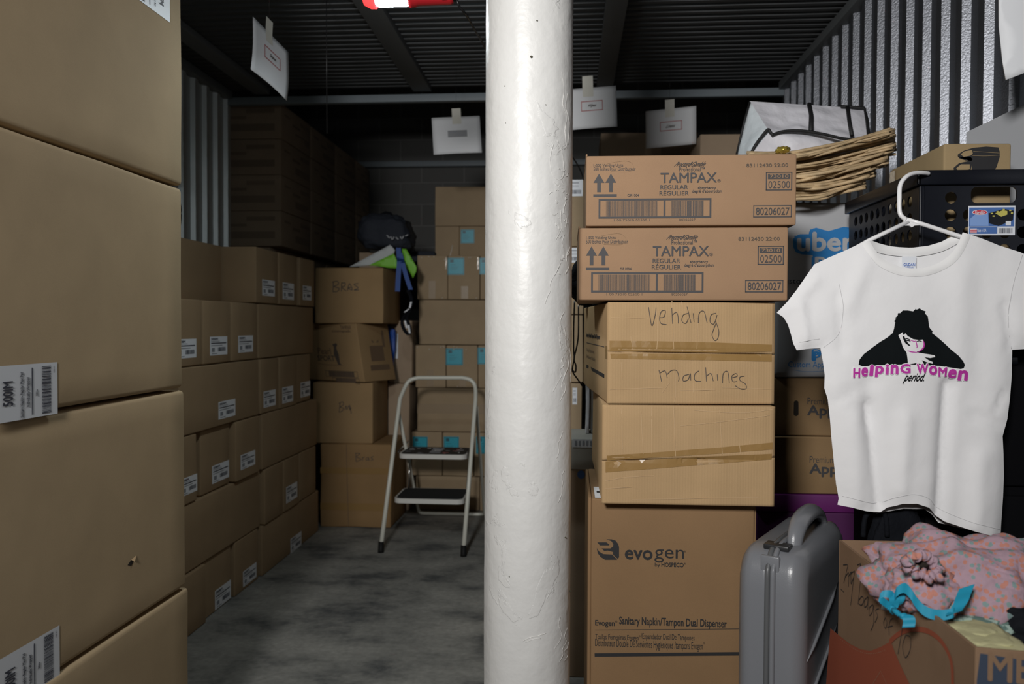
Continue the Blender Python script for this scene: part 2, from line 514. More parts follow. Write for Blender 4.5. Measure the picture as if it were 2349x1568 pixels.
# thick chipped white paint of the post
m, nt, b, tc = node_mat('post_paint')
n1 = nn_(nt, 'ShaderNodeTexNoise', i_Scale=9.0, i_Detail=4.0); nt.links.new(tc.outputs['Object'], n1.inputs['Vector'])
n2 = nn_(nt, 'ShaderNodeTexNoise', i_Scale=55.0, i_Detail=5.0); nt.links.new(tc.outputs['Object'], n2.inputs['Vector'])
vo = nn_(nt, 'ShaderNodeTexNoise', i_Scale=7.0, i_Detail=8.0, i_Roughness=.6, i_Distortion=.6); nt.links.new(tc.outputs['Object'], vo.inputs['Vector'])
st = ramp(nt, [(.0, (0, 0, 0)), (.60, (0, 0, 0)), (.615, (1, 1, 1)), (1, (1, 1, 1))]); nt.links.new(vo.outputs['Fac'], st.inputs[0])
b1 = nn_(nt, 'ShaderNodeBump', i_Strength=.30, i_Distance=.02); nt.links.new(n1.outputs['Fac'], b1.inputs['Height'])
b2 = nn_(nt, 'ShaderNodeBump', i_Strength=.22, i_Distance=.004); nt.links.new(n2.outputs['Fac'], b2.inputs['Height']); nt.links.new(b1.outputs[0], b2.inputs['Normal'])
b3 = nn_(nt, 'ShaderNodeBump', i_Strength=.55, i_Distance=.0012); nt.links.new(st.outputs[0], b3.inputs['Height']); nt.links.new(b2.outputs[0], b3.inputs['Normal'])
nt.links.new(b3.outputs[0], b.inputs['Normal'])
b.inputs['Base Color'].default_value = (.68, .68, .665, 1); b.inputs['Roughness'].default_value = .42
mat('post_fleck', (.88, .87, .84), .3, spec=.6)
mat('post_pit', (.06, .055, .03), .8)
# flowered pink cotton
m, nt, b, tc = node_mat('floral')
v1 = nn_(nt, 'ShaderNodeTexVoronoi', i_Scale=120.0); nt.links.new(tc.outputs['Object'], v1.inputs['Vector'])
nz = nn_(nt, 'ShaderNodeTexNoise', i_Scale=60.0, i_Detail=3.0); nt.links.new(tc.outputs['Object'], nz.inputs['Vector'])
ad = nn_(nt, 'ShaderNodeMath', operation='ADD'); ml = nn_(nt, 'ShaderNodeMath', operation='MULTIPLY'); ml.inputs[1].default_value = .6
nt.links.new(nz.outputs['Fac'], ml.inputs[0]); nt.links.new(v1.outputs['Distance'], ad.inputs[0]); nt.links.new(ml.outputs[0], ad.inputs[1])
lt = nn_(nt, 'ShaderNodeMath', operation='LESS_THAN'); lt.inputs[1].default_value = .80; nt.links.new(ad.outputs[0], lt.inputs[0])
sx = nn_(nt, 'ShaderNodeSeparateColor'); nt.links.new(v1.outputs['Color'], sx.inputs[0])
cr = ramp(nt, [(0, (.46, .20, .155)), (.42, (.46, .20, .155)), (.45, (.19, .27, .27)), (.66, (.19, .27, .27)), (.7, (.36, .25, .30)), (1, (.36, .25, .30))])
cr.color_ramp.interpolation = 'CONSTANT'; nt.links.new(sx.outputs[0], cr.inputs[0])
mx = nn_(nt, 'ShaderNodeMix', data_type='RGBA'); mx.inputs[6].default_value = (.38, .26, .31, 1)
nt.links.new(lt.outputs[0], mx.inputs[0]); nt.links.new(cr.outputs[0], mx.inputs[7]); nt.links.new(mx.outputs[2], b.inputs['Base Color'])
b.inputs['Roughness'].default_value = .9
n4 = nn_(nt, 'ShaderNodeTexNoise', i_Scale=12.0, i_Detail=4.0); nt.links.new(tc.outputs['Object'], n4.inputs['Vector'])
bp = nn_(nt, 'ShaderNodeBump', i_Strength=.7, i_Distance=.02); nt.links.new(n4.outputs['Fac'], bp.inputs['Height']); nt.links.new(bp.outputs[0], b.inputs['Normal'])
# pale green patterned cotton
m, nt, b, tc = node_mat('cloth_green')
v1 = nn_(nt, 'ShaderNodeTexNoise', i_Scale=70.0, i_Detail=4.0); nt.links.new(tc.outputs['Object'], v1.inputs['Vector'])
cr = ramp(nt, [(.45, (.34, .45, .40)), (.52, (.10, .17, .15))]); nt.links.new(v1.outputs['Fac'], cr.inputs[0]); nt.links.new(cr.outputs[0], b.inputs['Base Color'])
b.inputs['Roughness'].default_value = .9

# ================================================================ the unit itself
XL, XR, ZC, YB, YW = -2.21, 1.29, 2.80, 5.0, 7.5
mb = MB(); mb.add([(XL - .3, -2.6, 0), (XR + .3, -2.6, 0), (XR + .3, YW, 0), (XL - .3, YW, 0)], [(0, 1, 2, 3)], 'concrete')
struct(mb.build('floor'))
# ribbed metal deck overhead (ribs run across the unit) and the higher deck behind the beam
def ribbed(x0, x1, y0, y1, z, pitch, dep, mt):
    mb = MB(); V = []; y = y0; prof = []
    while y < y1:
        for a, b in ((0, 0), (.42, 0), (.50, 1), (.92, 1)): prof.append((y + a * pitch, z + b * dep))
        y += pitch
    for yy, zz in prof: V += [(x0, yy, zz), (x1, yy, zz)]
    F = [(2 * i, 2 * i + 2, 2 * i + 3, 2 * i + 1) for i in range(len(prof) - 1)]
    mb.add(V, F, mt); return mb
struct(ribbed(XL - .05, XR + .05, 2.0, YB + .02, ZC, .068, .013, 'deck').build('ceiling'))
mb = MB(); mb.add([(XL - .3, YB, 3.7), (XR + .3, YB, 3.7), (XR + .3, YW, 3.7), (XL - .3, YW, 3.7)], [(0, 3, 2, 1)], 'deck')
struct(mb.build('ceiling'))
# corrugated side walls
def corr_wall(X, y0, y1, z0, z1, side, mt):
    """trapezoid ribs standing 3 cm into the unit"""
    V = []; p = .148; d = .024; y = y0; pr = []
    while y < y1:
        for a, b in ((0, 0), (.55, 0), (.64, 1), (.91, 1)): pr.append((y + a * p, X - side * b * d + side * .0))
        y += p
    for yy, xx in pr: V += [(xx, yy, z0), (xx, yy, z1)]
    n = len(pr)
    F = [((2 * i, 2 * i + 1, 2 * i + 3, 2 * i + 2)) for i in range(n - 1)]
    mb = MB(); mb.add(V, F, mt); return mb
struct(corr_wall(XR + .024, 1.2, 4.95, 0, 2.78, 1, 'galv').build('wall_right'))
struct(corr_wall(XL - .024, 1.8, 5.0, 0, 2.78, -1, 'galv_left').build('wall_left'))
mb = MB(); mb.add([(XL - .3, YW, 0), (XR + .3, YW, 0), (XR + .3, YW, 3.7), (XL - .3, YW, 3.7)], [(0, 1, 2, 3)], 'block_wall')
struct(mb.build('wall_back'))
for x, n in ((XL - .3, 'wall_left'), (XR + .3, 'wall_right')):
    mb = MB(); mb.add([(x, YB + .1, 0), (x, YW, 0), (x, YW, 3.7), (x, YB + .1, 3.7)], [(0, 1, 2, 3)], 'deck'); struct(mb.build(n))
def wbox(x0, y0, z0, x1, y1, z1, mt, r=.003):
    mb = MB(); mb.rbox(Fr((x0, y0, z0)), x1 - x0, y1 - y0, z1 - z0, mt, r); return mb
struct(wbox(XL, YB, 2.705, XR, YB + .05, 2.752, 'beam_paint').build('trim_1'))
struct(wbox(XR - .035, 1.2, 2.74, XR + .03, YB, 2.785, 'trim_metal').build('trim_2'))
struct(wbox(XL - .03, 1.8, 2.74, XL + .035, YB, 2.785, 'trim_metal').build('trim_3'))
struct(wbox(-1.0, 2.0, 2.765, -.885, YB, 2.80, 'purlin').build('trim_4'))
struct(wbox(.15, 2.0, 2.765, .25, YB, 2.80, 'purlin').build('trim_5'))
struct(wbox(-2.03, 2.0, 2.765, -1.93, YB, 2.80, 'purlin').build('trim_6'))
struct(wbox(XL - .3, YW - .08, 2.78, XR + .3, YW, 2.83, 'beam_paint').build('trim_7'))

# ================================================================ white painted steel post
def post():
    mb = MB(); cx, cy, r = -.1005, 1.87, .1018; V = []; F = []; n = 96; zs = [i * .02 for i in range(141)]
    rd = random.Random(4)
    for z in zs:
        for k in range(n):
            a = 2 * math.pi * k / n
            d = Vector((math.cos(a), math.sin(a), 0))
            rr = r + .0011 * noise.noise(Vector((d.x * 1.5, d.y * 1.5, z * 4))) + .0006 * noise.noise(Vector((d.x * 6, d.y * 6, z * 20)))
            V.append((cx + d.x * rr, cy + d.y * rr, z))
    for j in range(len(zs) - 1):
        for k in range(n): F.append((j * n + k, j * n + (k + 1) % n, (j + 1) * n + (k + 1) % n, (j + 1) * n + k))
    mb.add(V, F, 'post_paint', True)
    t = thing('steel_post', 'thick round steel post under cracked white paint, standing from floor to ceiling', 'post', (cx, cy, 0))
    mb.build('post', t)
    fl = MB()
    def on(u, v, off):
        d = ray(u, v); o = CAM_LOC - Vector((cx, cy, 0)); A = d.x ** 2 + d.y ** 2; B = o.x * d.x + o.y * d.y
        C = o.x ** 2 + o.y ** 2 - (r + .0012 + off) ** 2; D = B * B - A * C
        if D < 0: return None
        return CAM_LOC + d * ((-B - math.sqrt(D)) / A)
    def crack(pts, wd):
        q = [on(u, v, 0) for u, v in spline([(a, b) for a, b in pts], 4)]
        q = [x for x in q if x]
        if len(q) > 2: fl.tube(q, [wd * (.3 + .7 * rd.random()) for _ in q], 'post_fleck', 5)
    crack([(1288, 165), (1294, 205), (1291, 240), (1300, 268), (1296, 300), (1301, 340)], .0005)
    crack([(1270, 330), (1262, 362), (1266, 395), (1280, 412), (1293, 400), (1290, 352), (1278, 322)], .0004)
    crack([(1302, 215), (1298, 245), (1306, 280), (1303, 330)], .0005)
    for k in range(16):
        u = rd.uniform(1285, 1307); v = rd.uniform(420, 1540); q = [(u, v)]
        for _ in range(rd.randint(3, 7)): u += rd.uniform(-9, 7); v += rd.uniform(5, 20); q.append((min(u, 1309), v))
        crack(q, .0004)
    for k in range(24):
        u = rd.uniform(1268, 1304); v = rd.uniform(380, 640); q = [(u, v)]
        for _ in range(3): u += rd.uniform(-7, 7); v += rd.uniform(-4, 7); q.append((min(u, 1308), v))
        crack(q, .00045)
    crack([(1200, 1470), (1215, 1462), (1232, 1458), (1252, 1452)], .0008)
    crack([(1204, 1474), (1222, 1466), (1240, 1464)], .0005)
    fl.build('raised_paint_cracks', t)
    for u, v, s in ((1219, 130, .003), (1232, 47, .0018), (1158, 197, .0012), (1160, 282, .0012), (1168, 1322, .0014), (1308, 1355, .0022), (1297, 1232, .0018), (1252, 240, .0012)):
        p = on(u, v, 0)
        if p: pit = MB(); pit.blob(p, (s, s, s * .9), 'post_pit', 0.2, 3, 10, 6); pit.build('paint_pit', t)
post()

# ================================================================ boxes
def carton(fr, w, d, h, mt, label, group=None, r=.006, n=1, amp=0, seed=0, name='cardboard_box', parts=(), cat='box'):
    """parts: list of (part name, MB[, label]). Returns the top-level object."""
    mb = MB(); mb.rbox(fr, w, d, h, mt, r, n, amp, seed)
    base = fr.o + fr.ex * w / 2 + fr.ey * d / 2
    parts = [p for p in parts if p[1].f]
    if not parts:
        return tag(mb.build(name, None, base), label, cat, group)
    t = thing(name, label, cat, base, group)
    mb.build('carton', t)
    for p in parts:
        o = p[1].build(p[0], t)
        if len(p) > 2: o['label'] = p[2]
    return t

# ---- the big stack at the left edge of the picture: faces look at +X
NX = -1.08
def nfr(y1, z, yaw=0, w=.86, dx=0):
    """frame of a face looking right: ex runs away from the camera; far end at y1"""
    m = Matrix.Rotation(R(yaw), 3, 'Z'); ex = m @ Vector((0, 1, 0))
    far = Vector((NX + dx, y1, z)); return Fr(far - ex * w, (0, 1, 0), (-1, 0, 0), (0, 0, 1), yaw)
def big_sticker(fr, x0, x1, z0, z1, flip, seed):
    mb = MB(); w = x1 - x0; h = z1 - z0
    mb.rect(fr, x0, z0, x1, z1, 'sticker', .0012)
    X = lambda a: (x0 + w * a) if not flip else (x1 - w * a)
    Z = lambda a: (z0 + h * a) if not flip else (z1 - h * a)
    rt = -90 if flip else 90
    def T(s, a0, b0, a1, b1, **k):
        xs = sorted((X(a0), X(a1))); zs = sorted((Z(b0), Z(b1)))
        mb.text(fr, s, xs[0], zs[0], xs[1], zs[1], 'sticker_ink', off=.002, rot=rt, **k)
    def Bx(a0, b0, a1, b1, m='sticker_ink'):
        xs = sorted((X(a0), X(a1))); zs = sorted((Z(b0), Z(b1))); mb.rect(fr, xs[0], zs[0], xs[1], zs[1], m, .002)
    T('500IM', .20, .28, .34, .72, bold=.02)
    T('Sanitary Napkin- Regular Maxi Pad', .44, .04, .49, .86, bold=.01)
    T('Individually Wrapped', .53, .22, .58, .76, bold=.01)
    Bx(.605, .06, .62, .93)
    T('500mx', .665, .40, .69, .52, bold=.01)
    xs = sorted((X(.755), X(.895))); zs = sorted((Z(.05), Z(.95)))
    mb.barcode(fr, xs[0], zs[0], xs[1], zs[1], 'sticker_ink', seed, .0007, .002, vert=True)
    T('1588-AC', .935, .80, .955, .93)
    return mb
f0 = nfr(2.175, 0.0, .3); f1 = nfr(2.16, .56, -.4); f2 = nfr(2.148, 1.12, .3); f3 = nfr(2.145, 1.68, -.6, dx=.004)
stack = []
for i, (f, nm) in enumerate(((f0, 'large plain brown box at the bottom of the tall stack at the left edge'),
                             (f1, 'large brown box with a small tear, second from the floor in the left edge stack'),
                             (f2, 'large brown box with a 500IM sticker, third from the floor in the left edge stack'),
                             (f3, 'large brown box with a sticker at its upper far corner, cut by the picture top'),
                             (nfr(2.147, 2.24, .2), 'unseen large brown box added above the picture frame to block light, left edge stack'))):  # unseen top box, added to keep the corridor light off the back stacks
    ps = []
    if i == 1: a = f.px(135, 1433); b = f.px(137, 1545); ps.append(('shipping_label', big_sticker(f, a[0] - .205, a[0], b[1] - .002, a[1], False, 5)))
    if i == 2: a = f.px(130, 830); b = f.px(130, 948); ps.append(('shipping_label', big_sticker(f, a[0] - .205, a[0], b[1], a[1], False, 6)))
    if i == 3: a = f.px(389, 52); ps.append(('shipping_label', big_sticker(f, a[0] - .165, a[0], a[1], a[1] + .105, True, 7)))
    if i == 1:
        tb = MB(); q = [f.px(*p) for p in ((292, 1296), (300, 1284), (311, 1274), (306, 1286), (301, 1297))]
        tb.poly(f, q, 'hole_dark', .0006, pix=False)
        tb.add([f.w(*f.px(300, 1283)[:1], -.001, f.px(300, 1283)[1]), f.w(f.px(312, 1273)[0], -.001, f.px(312, 1273)[1]), f.w(f.px(304, 1288)[0], -.006, f.px(304, 1288)[1])], [(0, 1, 2)], 'crease')
        ps.append(('torn_spot', tb))
    carton(f, .86, .60, .553, 'card_near', nm, 'large boxes stacked at the left edge', r=.012, n=10, amp=.002, seed=i, parts=ps)

# ---- wall of napkin boxes along the left wall; faces look at +X
LX = -1.575
def small_sticker(fr, r):
    u0, va, u1, vb = r
    a = fr.px(u0, va); b = fr.px(u1, vb); x0, x1, z1, z0 = a[0], b[0], a[1], b[1]
    mb = MB(); w = x1 - x0; h = z1 - z0
    mb.rect(fr, x0, z0, x1, z1, 'sticker_matte', .001)
    R_ = lambda a0, b0, a1, b1, m='sticker_ink', o=.0016: mb.rect(fr, x0 + w * a0, z0 + h * b0, x0 + w * a1, z0 + h * b1, m, o)
    mb.text(fr, '500IM', x0 + w * .06, z0 + h * .80, x0 + w * .44, z0 + h * .93, 'sticker_ink', off=.0016, bold=.03)
    R_(.06, .615, .93, .675)
    R_(.06, .73, .55, .76, 'sticker_grey'); R_(.06, .50, .7, .54, 'sticker_grey')
    R_(.10, .18, .26, .40, 'sticker_grey'); R_(.10, .07, .40, .11, 'sticker_grey')
    mb.barcode(fr, x0 + w * .45, z0 + h * .20, x0 + w * .90, z0 + h * .42, 'sticker_ink', 3, .0016, .0016)
    return mb
ROWZ = [0, .262, .550, .838, 1.122, 1.405, 1.690]
def lfr(y0, row, dx=0, yaw=0):
    return Fr((LX + dx, y0, ROWZ[row]), (0, 1, 0), (-1, 0, 0), (0, 0, 1), yaw)
def yat(u, v, X=LX): return PX(u, v, X).y
rowname = ['floor row', 'second row', 'third row', 'fourth row', 'fifth row', 'top row']
vm = [1360, 1180, 1060, 920, 770, 640]
ROWS = {
 5: [(588, 640, (601, 640, 630, 680)), (641, 683, (648, 647, 674, 688)), (686, 720, (694, 654, 714, 689))],
 4: [(391, 464, (403, 778, 450, 819)), (467, 530, (481, 772, 521, 812)), (533, 592, (546, 770, 580, 806)), (596, 722, None)],
 3: [(412, 595, (500.5, 922, 539.5, 952)), (598, 640, (604, 898, 632, 928)), (641, 681, (647, 889, 672, 919)), (683, 716, (689, 877.5, 711, 906))],
 2: [(397, 456, (416, 1099, 452, 1124)), (471, 538, (486, 1069, 525, 1093)), (540, 595, (551.5, 1044, 585, 1064)), (601, 727, None)],
 1: [(409, 602, None), (605, 648, None), (649, 685, (656, 1117.5, 681.5, 1139)), (687, 725, None)],
 0: [(400, 474, None), (476, 541, (492.6, 1355, 529.4, 1370)), (544, 598, (557, 1311, 588, 1322)), (602, 732, (666, 1236, 691, 1249))],
}
rd = random.Random(11)
order = ['nearest', 'second nearest', 'third nearest', 'farthest']
for row, lst in ROWS.items():
    for k, (ua, ub, st) in enumerate(lst):
        v = vm[row]
        ya, yb = yat(ua, v), yat(ub, v)
        dx = rd.uniform(-.012, .006)
        if row in (2, 0) and k == 1: dx -= .012
        f = lfr(ya + .003, row, dx)
        w = yb - ya - .006
        big = w > .5
        lb = ('long ' if big else 'narrow ') + ('stickered' if st else 'plain') + \
             ' brown box, %s in the %s of the left box wall' % (order[k] if len(lst) == 4 else ['nearest labelled', 'middle', 'farthest'][k], rowname[row])
        ps = [('shipping_label', small_sticker(f, st))] if st else []
        carton(f, w, .58, ROWZ[row + 1] - ROWZ[row] - .004, 'card_wall', lb, 'napkin boxes along the left wall', r=.007, n=3, amp=.002, seed=row * 7 + k, parts=ps)
# the set-back box of the top row, and the nearest column partly hidden by the big stack
f = Fr((-1.747, 3.10, ROWZ[5]), (0, 1, 0), (-1, 0, 0)); carton(f, .78, .42, ROWZ[6] - ROWZ[5] - .004, 'card_wall', 'long plain brown box set back from the others atop the left box wall', 'napkin boxes along the left wall', r=.007, n=3, amp=.002)
for row in range(6):
    f = lfr(2.27, row, -.03 if row != 5 else -.172)
    y1 = 3.085 if row == 5 else yat({0: 398, 1: 404, 2: 394, 3: 398, 4: 388}[row], vm[row]) - .01
    carton(f, y1 - 2.27, .5 if row != 5 else .42, ROWZ[row + 1] - ROWZ[row] - .004, 'card_wall', 'brown box half hidden by the big left stack, in the %s' % rowname[row], 'napkin boxes along the left wall', r=.007, n=2, amp=.002, seed=40 + row)

# ---- dim stacks of cartons behind, on pallets
DX = PY(645, 400, 5.15).x
dk = 0
def dark_print(f, w, h, seed):
    mb = MB()
    r2 = random.Random(seed)
    mb.rect(f, w * .45, h * .22, w * .93, h * .42, 'ink_dim', .001)
    mb.rect(f, w * .62, h * .72, w * .93, h * .84, 'ink_dim', .001)
    mb.rect(f, w * .36, h * .56, w * .62, h * .64, 'ink_dim', .001)
    mb.rect(f, w * .1, h * .7, w * .28, h * .76, 'ink_dim', .001)
    return mb
for j in range(4):
    y0 = 5.15 + j * .615; dep = .60 if j < 3 else .46
    pal = MB()
    for q in range(4): pal.rbox(Fr((DX - .75, y0 + q * dep / 4 + .01, .10)), .73, dep / 4 - .03, .025, 'wood_pallet', .002)
    for q in range(3): pal.rbox(Fr((DX - .75 + q * .33, y0 + .01, 0)), .07, dep - .03, .10, 'wood_pallet', .002)
    tag(pal.build('pallet', None, (DX - .4, y0 + dep / 2, 0)), 'low wooden pallet under the %s dim stack in the back left corner' % ['front', 'second', 'third', 'rear'][j], 'pallet', 'pallets in the back left corner')
    for q in range(3):
        f = Fr((DX - .75, y0 + .01, .126 + q * .561)); carton(f, .67, dep - .02, .558, 'card_dark', 'large dim brown box, %s in the %s back left stack' % (['lowest', 'second', 'third'][q], ['front', 'second', 'third', 'rear'][j]), 'large boxes low in the back left corner')
    for q in range(4):
        z = 1.812 + q * .236
        f = Fr((DX - .62, y0, z)); sf = Fr((DX, y0, z), (0, 1, 0), (-1, 0, 0))
        ps = []
        if j == 0: ps.append(('printing', dark_print(f, .62, .234, q)))
        ps.append(('printing', dark_print(sf, dep, .234, q + 9)))
        carton(f, .62, dep - .005, .234, 'card_dark', 'dim printed carton, %s upper tier of the %s back left stack' % (['lowest', 'second', 'third', 'topmost'][q], ['front', 'second', 'third', 'rear'][j]), 'dim printed cartons in the back left corner', r=.006, parts=ps, n=2, amp=.003, seed=j * 5 + q)

# ---- stack of hand-marked boxes beside the left wall
def rel(f, u, v): return f.px(u, v)
B1 = Fr((PY(735, 1100, 4.98).x, 4.98, 0)); z1 = B1.px(800, 1018)[1]; w1 = B1.px(897, 1100)[0]
tp = MB()
for va, vb in ((1071, 1088), (1152, 1172)):
    a = B1.px(733, va); b = B1.px(897, vb); tp.rect(B1, 0, b[1], w1, a[1], 'tape_brown', .001)
hw = MB(); hw.stroke(B1, [(795, 1018), (797, 1120), (800, 1208)], .004, 'ink_faint')
hwr = MB()
for s in ([(816, 1038), (817, 1058)], [(816, 1039), (826, 1040), (818, 1047), (829, 1053), (817, 1058)], [(832, 1048), (832, 1056)], [(832, 1050), (837, 1047)], [(843, 1048), (839, 1053), (844, 1055), (845, 1048), (847, 1056)], [(857, 1046), (851, 1049), (856, 1053), (850, 1056)]):
    hwr.stroke(B1, s, .004, 'ink_pen')
carton(B1, w1, .45, z1, 'card_bras_low', 'large taped brown box on the floor under the hand-marked boxes', 'hand-marked boxes beside the stepladder', r=.009, n=8, amp=.006, seed=3, parts=[('packing_tape', tp), ('flap_seam', hw), ('handwriting', hwr)])
B2 = Fr((PY(718, 950, 5.0).x, 5.0, z1)); z2 = B2.px(800, 877)[1]; w2 = B2.px(855, 950)[0]
hw = MB()
for s in ([(780, 924), (778, 944)], [(777, 925), (786, 921), (788, 928), (780, 933), (788, 936), (784, 943), (777, 945)], [(791, 940), (794, 930), (796, 939), (800, 930), (803, 940), (806, 934)], [(802, 928), (804, 936), (806, 948)]):
    hw.stroke(B2, s, .0045, 'ink_pen')
carton(B2, w2, .42, z2, 'card_bras', 'brown box with two scrawled letters, between the low taped box and the leaning one', 'hand-marked boxes beside the stepladder', r=.008, n=6, amp=.004, seed=5, parts=[('handwriting', hw)])
# leaning printed box
a = -24
zb = z1 + z2
cr = PY(837, 891, 4.97); cr.z = zb
ex = Vector((math.cos(R(a)), math.sin(R(a)), 0)); ez = Vector((-.155, 0, 1)); wS = .46; hS = .375
FS = Fr(cr - ex * wS + Vector((0, 0, .004)), ex, (-ex.y, ex.x, 0), ez)
side = Fr(FS.o + ex * wS, (-ex.y, ex.x, 0), -ex, ez)
pr = MB()
pr.ptext(FS, 'Pearl', 730, 797, 758, 812, 'ink_faint', bold=.02)
pr.ptext(FS, 'SPORT', 730, 815, 767, 827, 'ink_pen', bold=.01)
pr.ptext(FS, 'TAMPAX', 781, 746, 805, 755, 'ink_faint', bold=.03); pr.ptext(FS, 'compak', 762, 756, 805, 763, 'ink_faint', bold=.03)
pr.poly(FS, [(770, 786), (774, 790), (771, 797), (777, 812), (780, 833), (785, 837), (776, 836), (766, 812), (766, 796), (762, 789), (768, 788)], 'ink_pen')
pr.stroke(FS, [(730, 833), (750, 836), (786, 837)], .003, 'ink_faint')
for r_ in ((748, 852, 820, 863), (764, 868, 824, 877)):
    pr.frame(FS, r_[0], r_[1], r_[2], r_[3], .003, 'ink_pen'); q0 = FS.px(r_[0] + 8, r_[3] - 1); q1 = FS.px(r_[2] - 8, r_[1] + 1)
    pr.rect(FS, q0[0], q0[1], q1[0], q1[1], 'ink_faint', .0009); pr.barcode(FS, q0[0], q0[1], q1[0], q1[1], 'ink_pen', 5, .0018, .0013)
ps2 = MB()
for (x, z, w, h) in ((.10, .13, .14, .10), (.08, .07, .2, .035), (.13, .25, .07, .04), (.24, .22, .025, .11)):
    ps2.rect(side, x, z, x + w, z + h, 'ink_faint')
carton(FS, wS, .33, hS, 'card_bras', 'leaning brown carton with a black figure, SPORT lettering and bar codes', 'hand-marked boxes beside the stepladder', r=.007, n=5, amp=.003, seed=7, parts=[('printing', pr), ('printing', ps2)])
B4z = FS.o.z + hS
B4 = Fr((PY(722, 670, 5.0).x, 5.0, B4z)); w4 = B4.px(879, 670)[0]; h4 = B4.px(800, 613)[1]
hw = MB()
for s in ([(765, 645), (764, 668)], [(762, 647), (774, 645), (776, 652), (766, 657), (778, 661), (774, 668), (763, 669)], [(784, 648), (783, 668)], [(783, 649), (792, 649), (790, 656), (784, 658), (794, 667)], [(797, 667), (802, 650), (808, 665), (799, 660), (806, 659)], [(822, 650), (812, 652), (822, 660), (812, 665), (824, 665)]):
    hw.stroke(B4, s, .0055, 'ink_pen', sp=True)
carton(B4, w4, .50, h4, 'card_bras', 'brown box marked BRAS in black pen, topmost of the hand-marked boxes', 'hand-marked boxes beside the stepladder', r=.008, n=6, amp=.004, seed=9, parts=[('handwriting', hw)])
topB4 = B4z + h4

# things behind them
f = Fr((PY(888, 950, 5.46).x, 5.47, 0)); carton(f, .155, .4, f.px(900, 879)[1], 'card_dark', 'tall dim box standing behind the hand-marked boxes', n=2, amp=.003)
zt = f.px(900, 879)[1]
f = Fr((PY(893, 800, 5.47).x, 5.47, zt + .002)); st = MB(); st.prect(f, 905, 765, 913, 822, 'sticker', .001)
carton(f, f.px(945, 800)[0], .35, f.px(900, 735)[1], 'card_dark', 'dim box with a white strip label beside the blue bag', parts=[('shipping_label', st)], n=2, amp=.003)
# blue bag hanging between the boxes
mb = MB(); F_ = Fr((0, 5.40, 0)); V, Fc = tri_poly([F_.px(*p) for p in ((873, 752), (890, 750), (907, 756), (908, 800), (899, 850), (890, 869), (884, 866), (880, 820), (874, 780))], .012)
def bagy(x, z, s): return 5.40 + s * .03 + .012 * noise.noise(Vector((x * 9, z * 9, 1)))
mb.add([(x, bagy(x, z, -1), z) for x, z in V], Fc, 'blue_bag', True)
o = mb.build('blue_bag', None, PY(890, 868, 5.4)); solid(o, .05, -1)
tag(o, 'flat bright blue bag hanging beside the leaning printed carton', 'bag')

# black duffel bag on top of the back boxes
t = thing('duffel_bag', 'black bag slumped on the boxes above the green and grey bag', 'bag', PY(890, 590, 5.55))
mb = MB(); mb.blob(PY(889, 533, 5.5), (.165, .14, .120), 'navy_cloth', .16, 2, 44, 26, .5, 2.2, lambda p, d: Vector((p.x + .25 * (.12 - p.z) * (p.x > 0) - .02, p.y, p.z - .12 * max(0, p.x)))); mb.build('bag_body', t)
mb = MB(); mb.tube([PY(u, v, 5.42) for u, v in ((872, 503), (874, 492), (884, 487), (896, 489), (902, 500))], .009, 'black_cloth', 8); mb.build('handle', t)
mb = MB()
lf = Fr((0, 5.33, 0))
for s in ([(887, 539), (894, 546)], [(896, 542), (900, 549), (904, 543)], [(908, 544), (914, 549)], [(918, 542), (922, 547), (926, 541)], [(930, 541), (936, 538)]): mb.stroke(lf, s, .008, 'board_grey')
mb.build('printing', t)
mb = MB(); mb.rbox(Fr(PY(935, 600, 5.75)), .2, .3, .0001 + (PY(0, 561, 5.75).z - PY(0, 583, 5.75).z), 'navy_cloth', .01, 4, .01)
tag(mb.build('folded_cloth', None, PY(960, 583, 5.9)), 'dark folded cloth lying between the black bag and the pale box stack', 'cloth')
# dark box below the bag that carries it
f = Fr((PY(846, 640, 5.5).x, 5.5, topB4 - .35)); 
# green and grey bag draped over the BRAS box
t = thing('striped_bag', 'bright green and grey bag spilling over the box marked BRAS', 'bag', PY(870, 612, 5.1))
mb = MB()
def sheet(mb, pts, Y, mt, step=.02, amp=.012, th=.004, seed=0):
    f = Fr((0, Y, 0)); V, Fc = tri_poly([f.px(*p) for p in pts], step)
    n = len(V); VV = [(x, Y + amp * noise.noise(Vector((x * 8, z * 8, seed))), z) for x, z in V]
    VV += [(a, b + th, c) for a, b, c in VV]
    FF = [tuple(i for i in fc[::-1]) for fc in Fc] + [tuple(i + n for i in fc) for fc in Fc]
    cnt = {}
    for fc in Fc:
        for i in range(len(fc)):
            e = (fc[i], fc[(i + 1) % len(fc)]); cnt[e] = cnt.get(e, 0) + 1
    for (a_, b_) in list(cnt):
        if (b_, a_) not in cnt: FF.append((a_, b_, b_ + n, a_ + n))
    mb.add(VV, FF, mt, True)
mb = MB(); sheet(mb, [(800, 612), (895, 561), (906, 573), (903, 583), (850, 608)], 5.16, 'pale_bag', seed=1); mb.build('grey_panel', t)
mb = MB(); sheet(mb, [(846, 608), (903, 581), (912, 600), (913, 615), (890, 614), (870, 610)], 5.12, 'green_bag', seed=2); sheet(mb, [(922, 570), (932, 571), (950, 602), (956, 612), (955, 622), (947, 638), (940, 624), (926, 604)], 5.10, 'green_bag', seed=3); mb.build('green_panel', t)
mb = MB(); mb.ribbon([PY(u, v, 4.97 + .1 * (v < 600)) for u, v in spline([(914, 568), (916, 600), (914, 630), (912, 668)], 4)], (1, 0, 0), .031, 'blue_strap', .004); mb.build('strap', t)
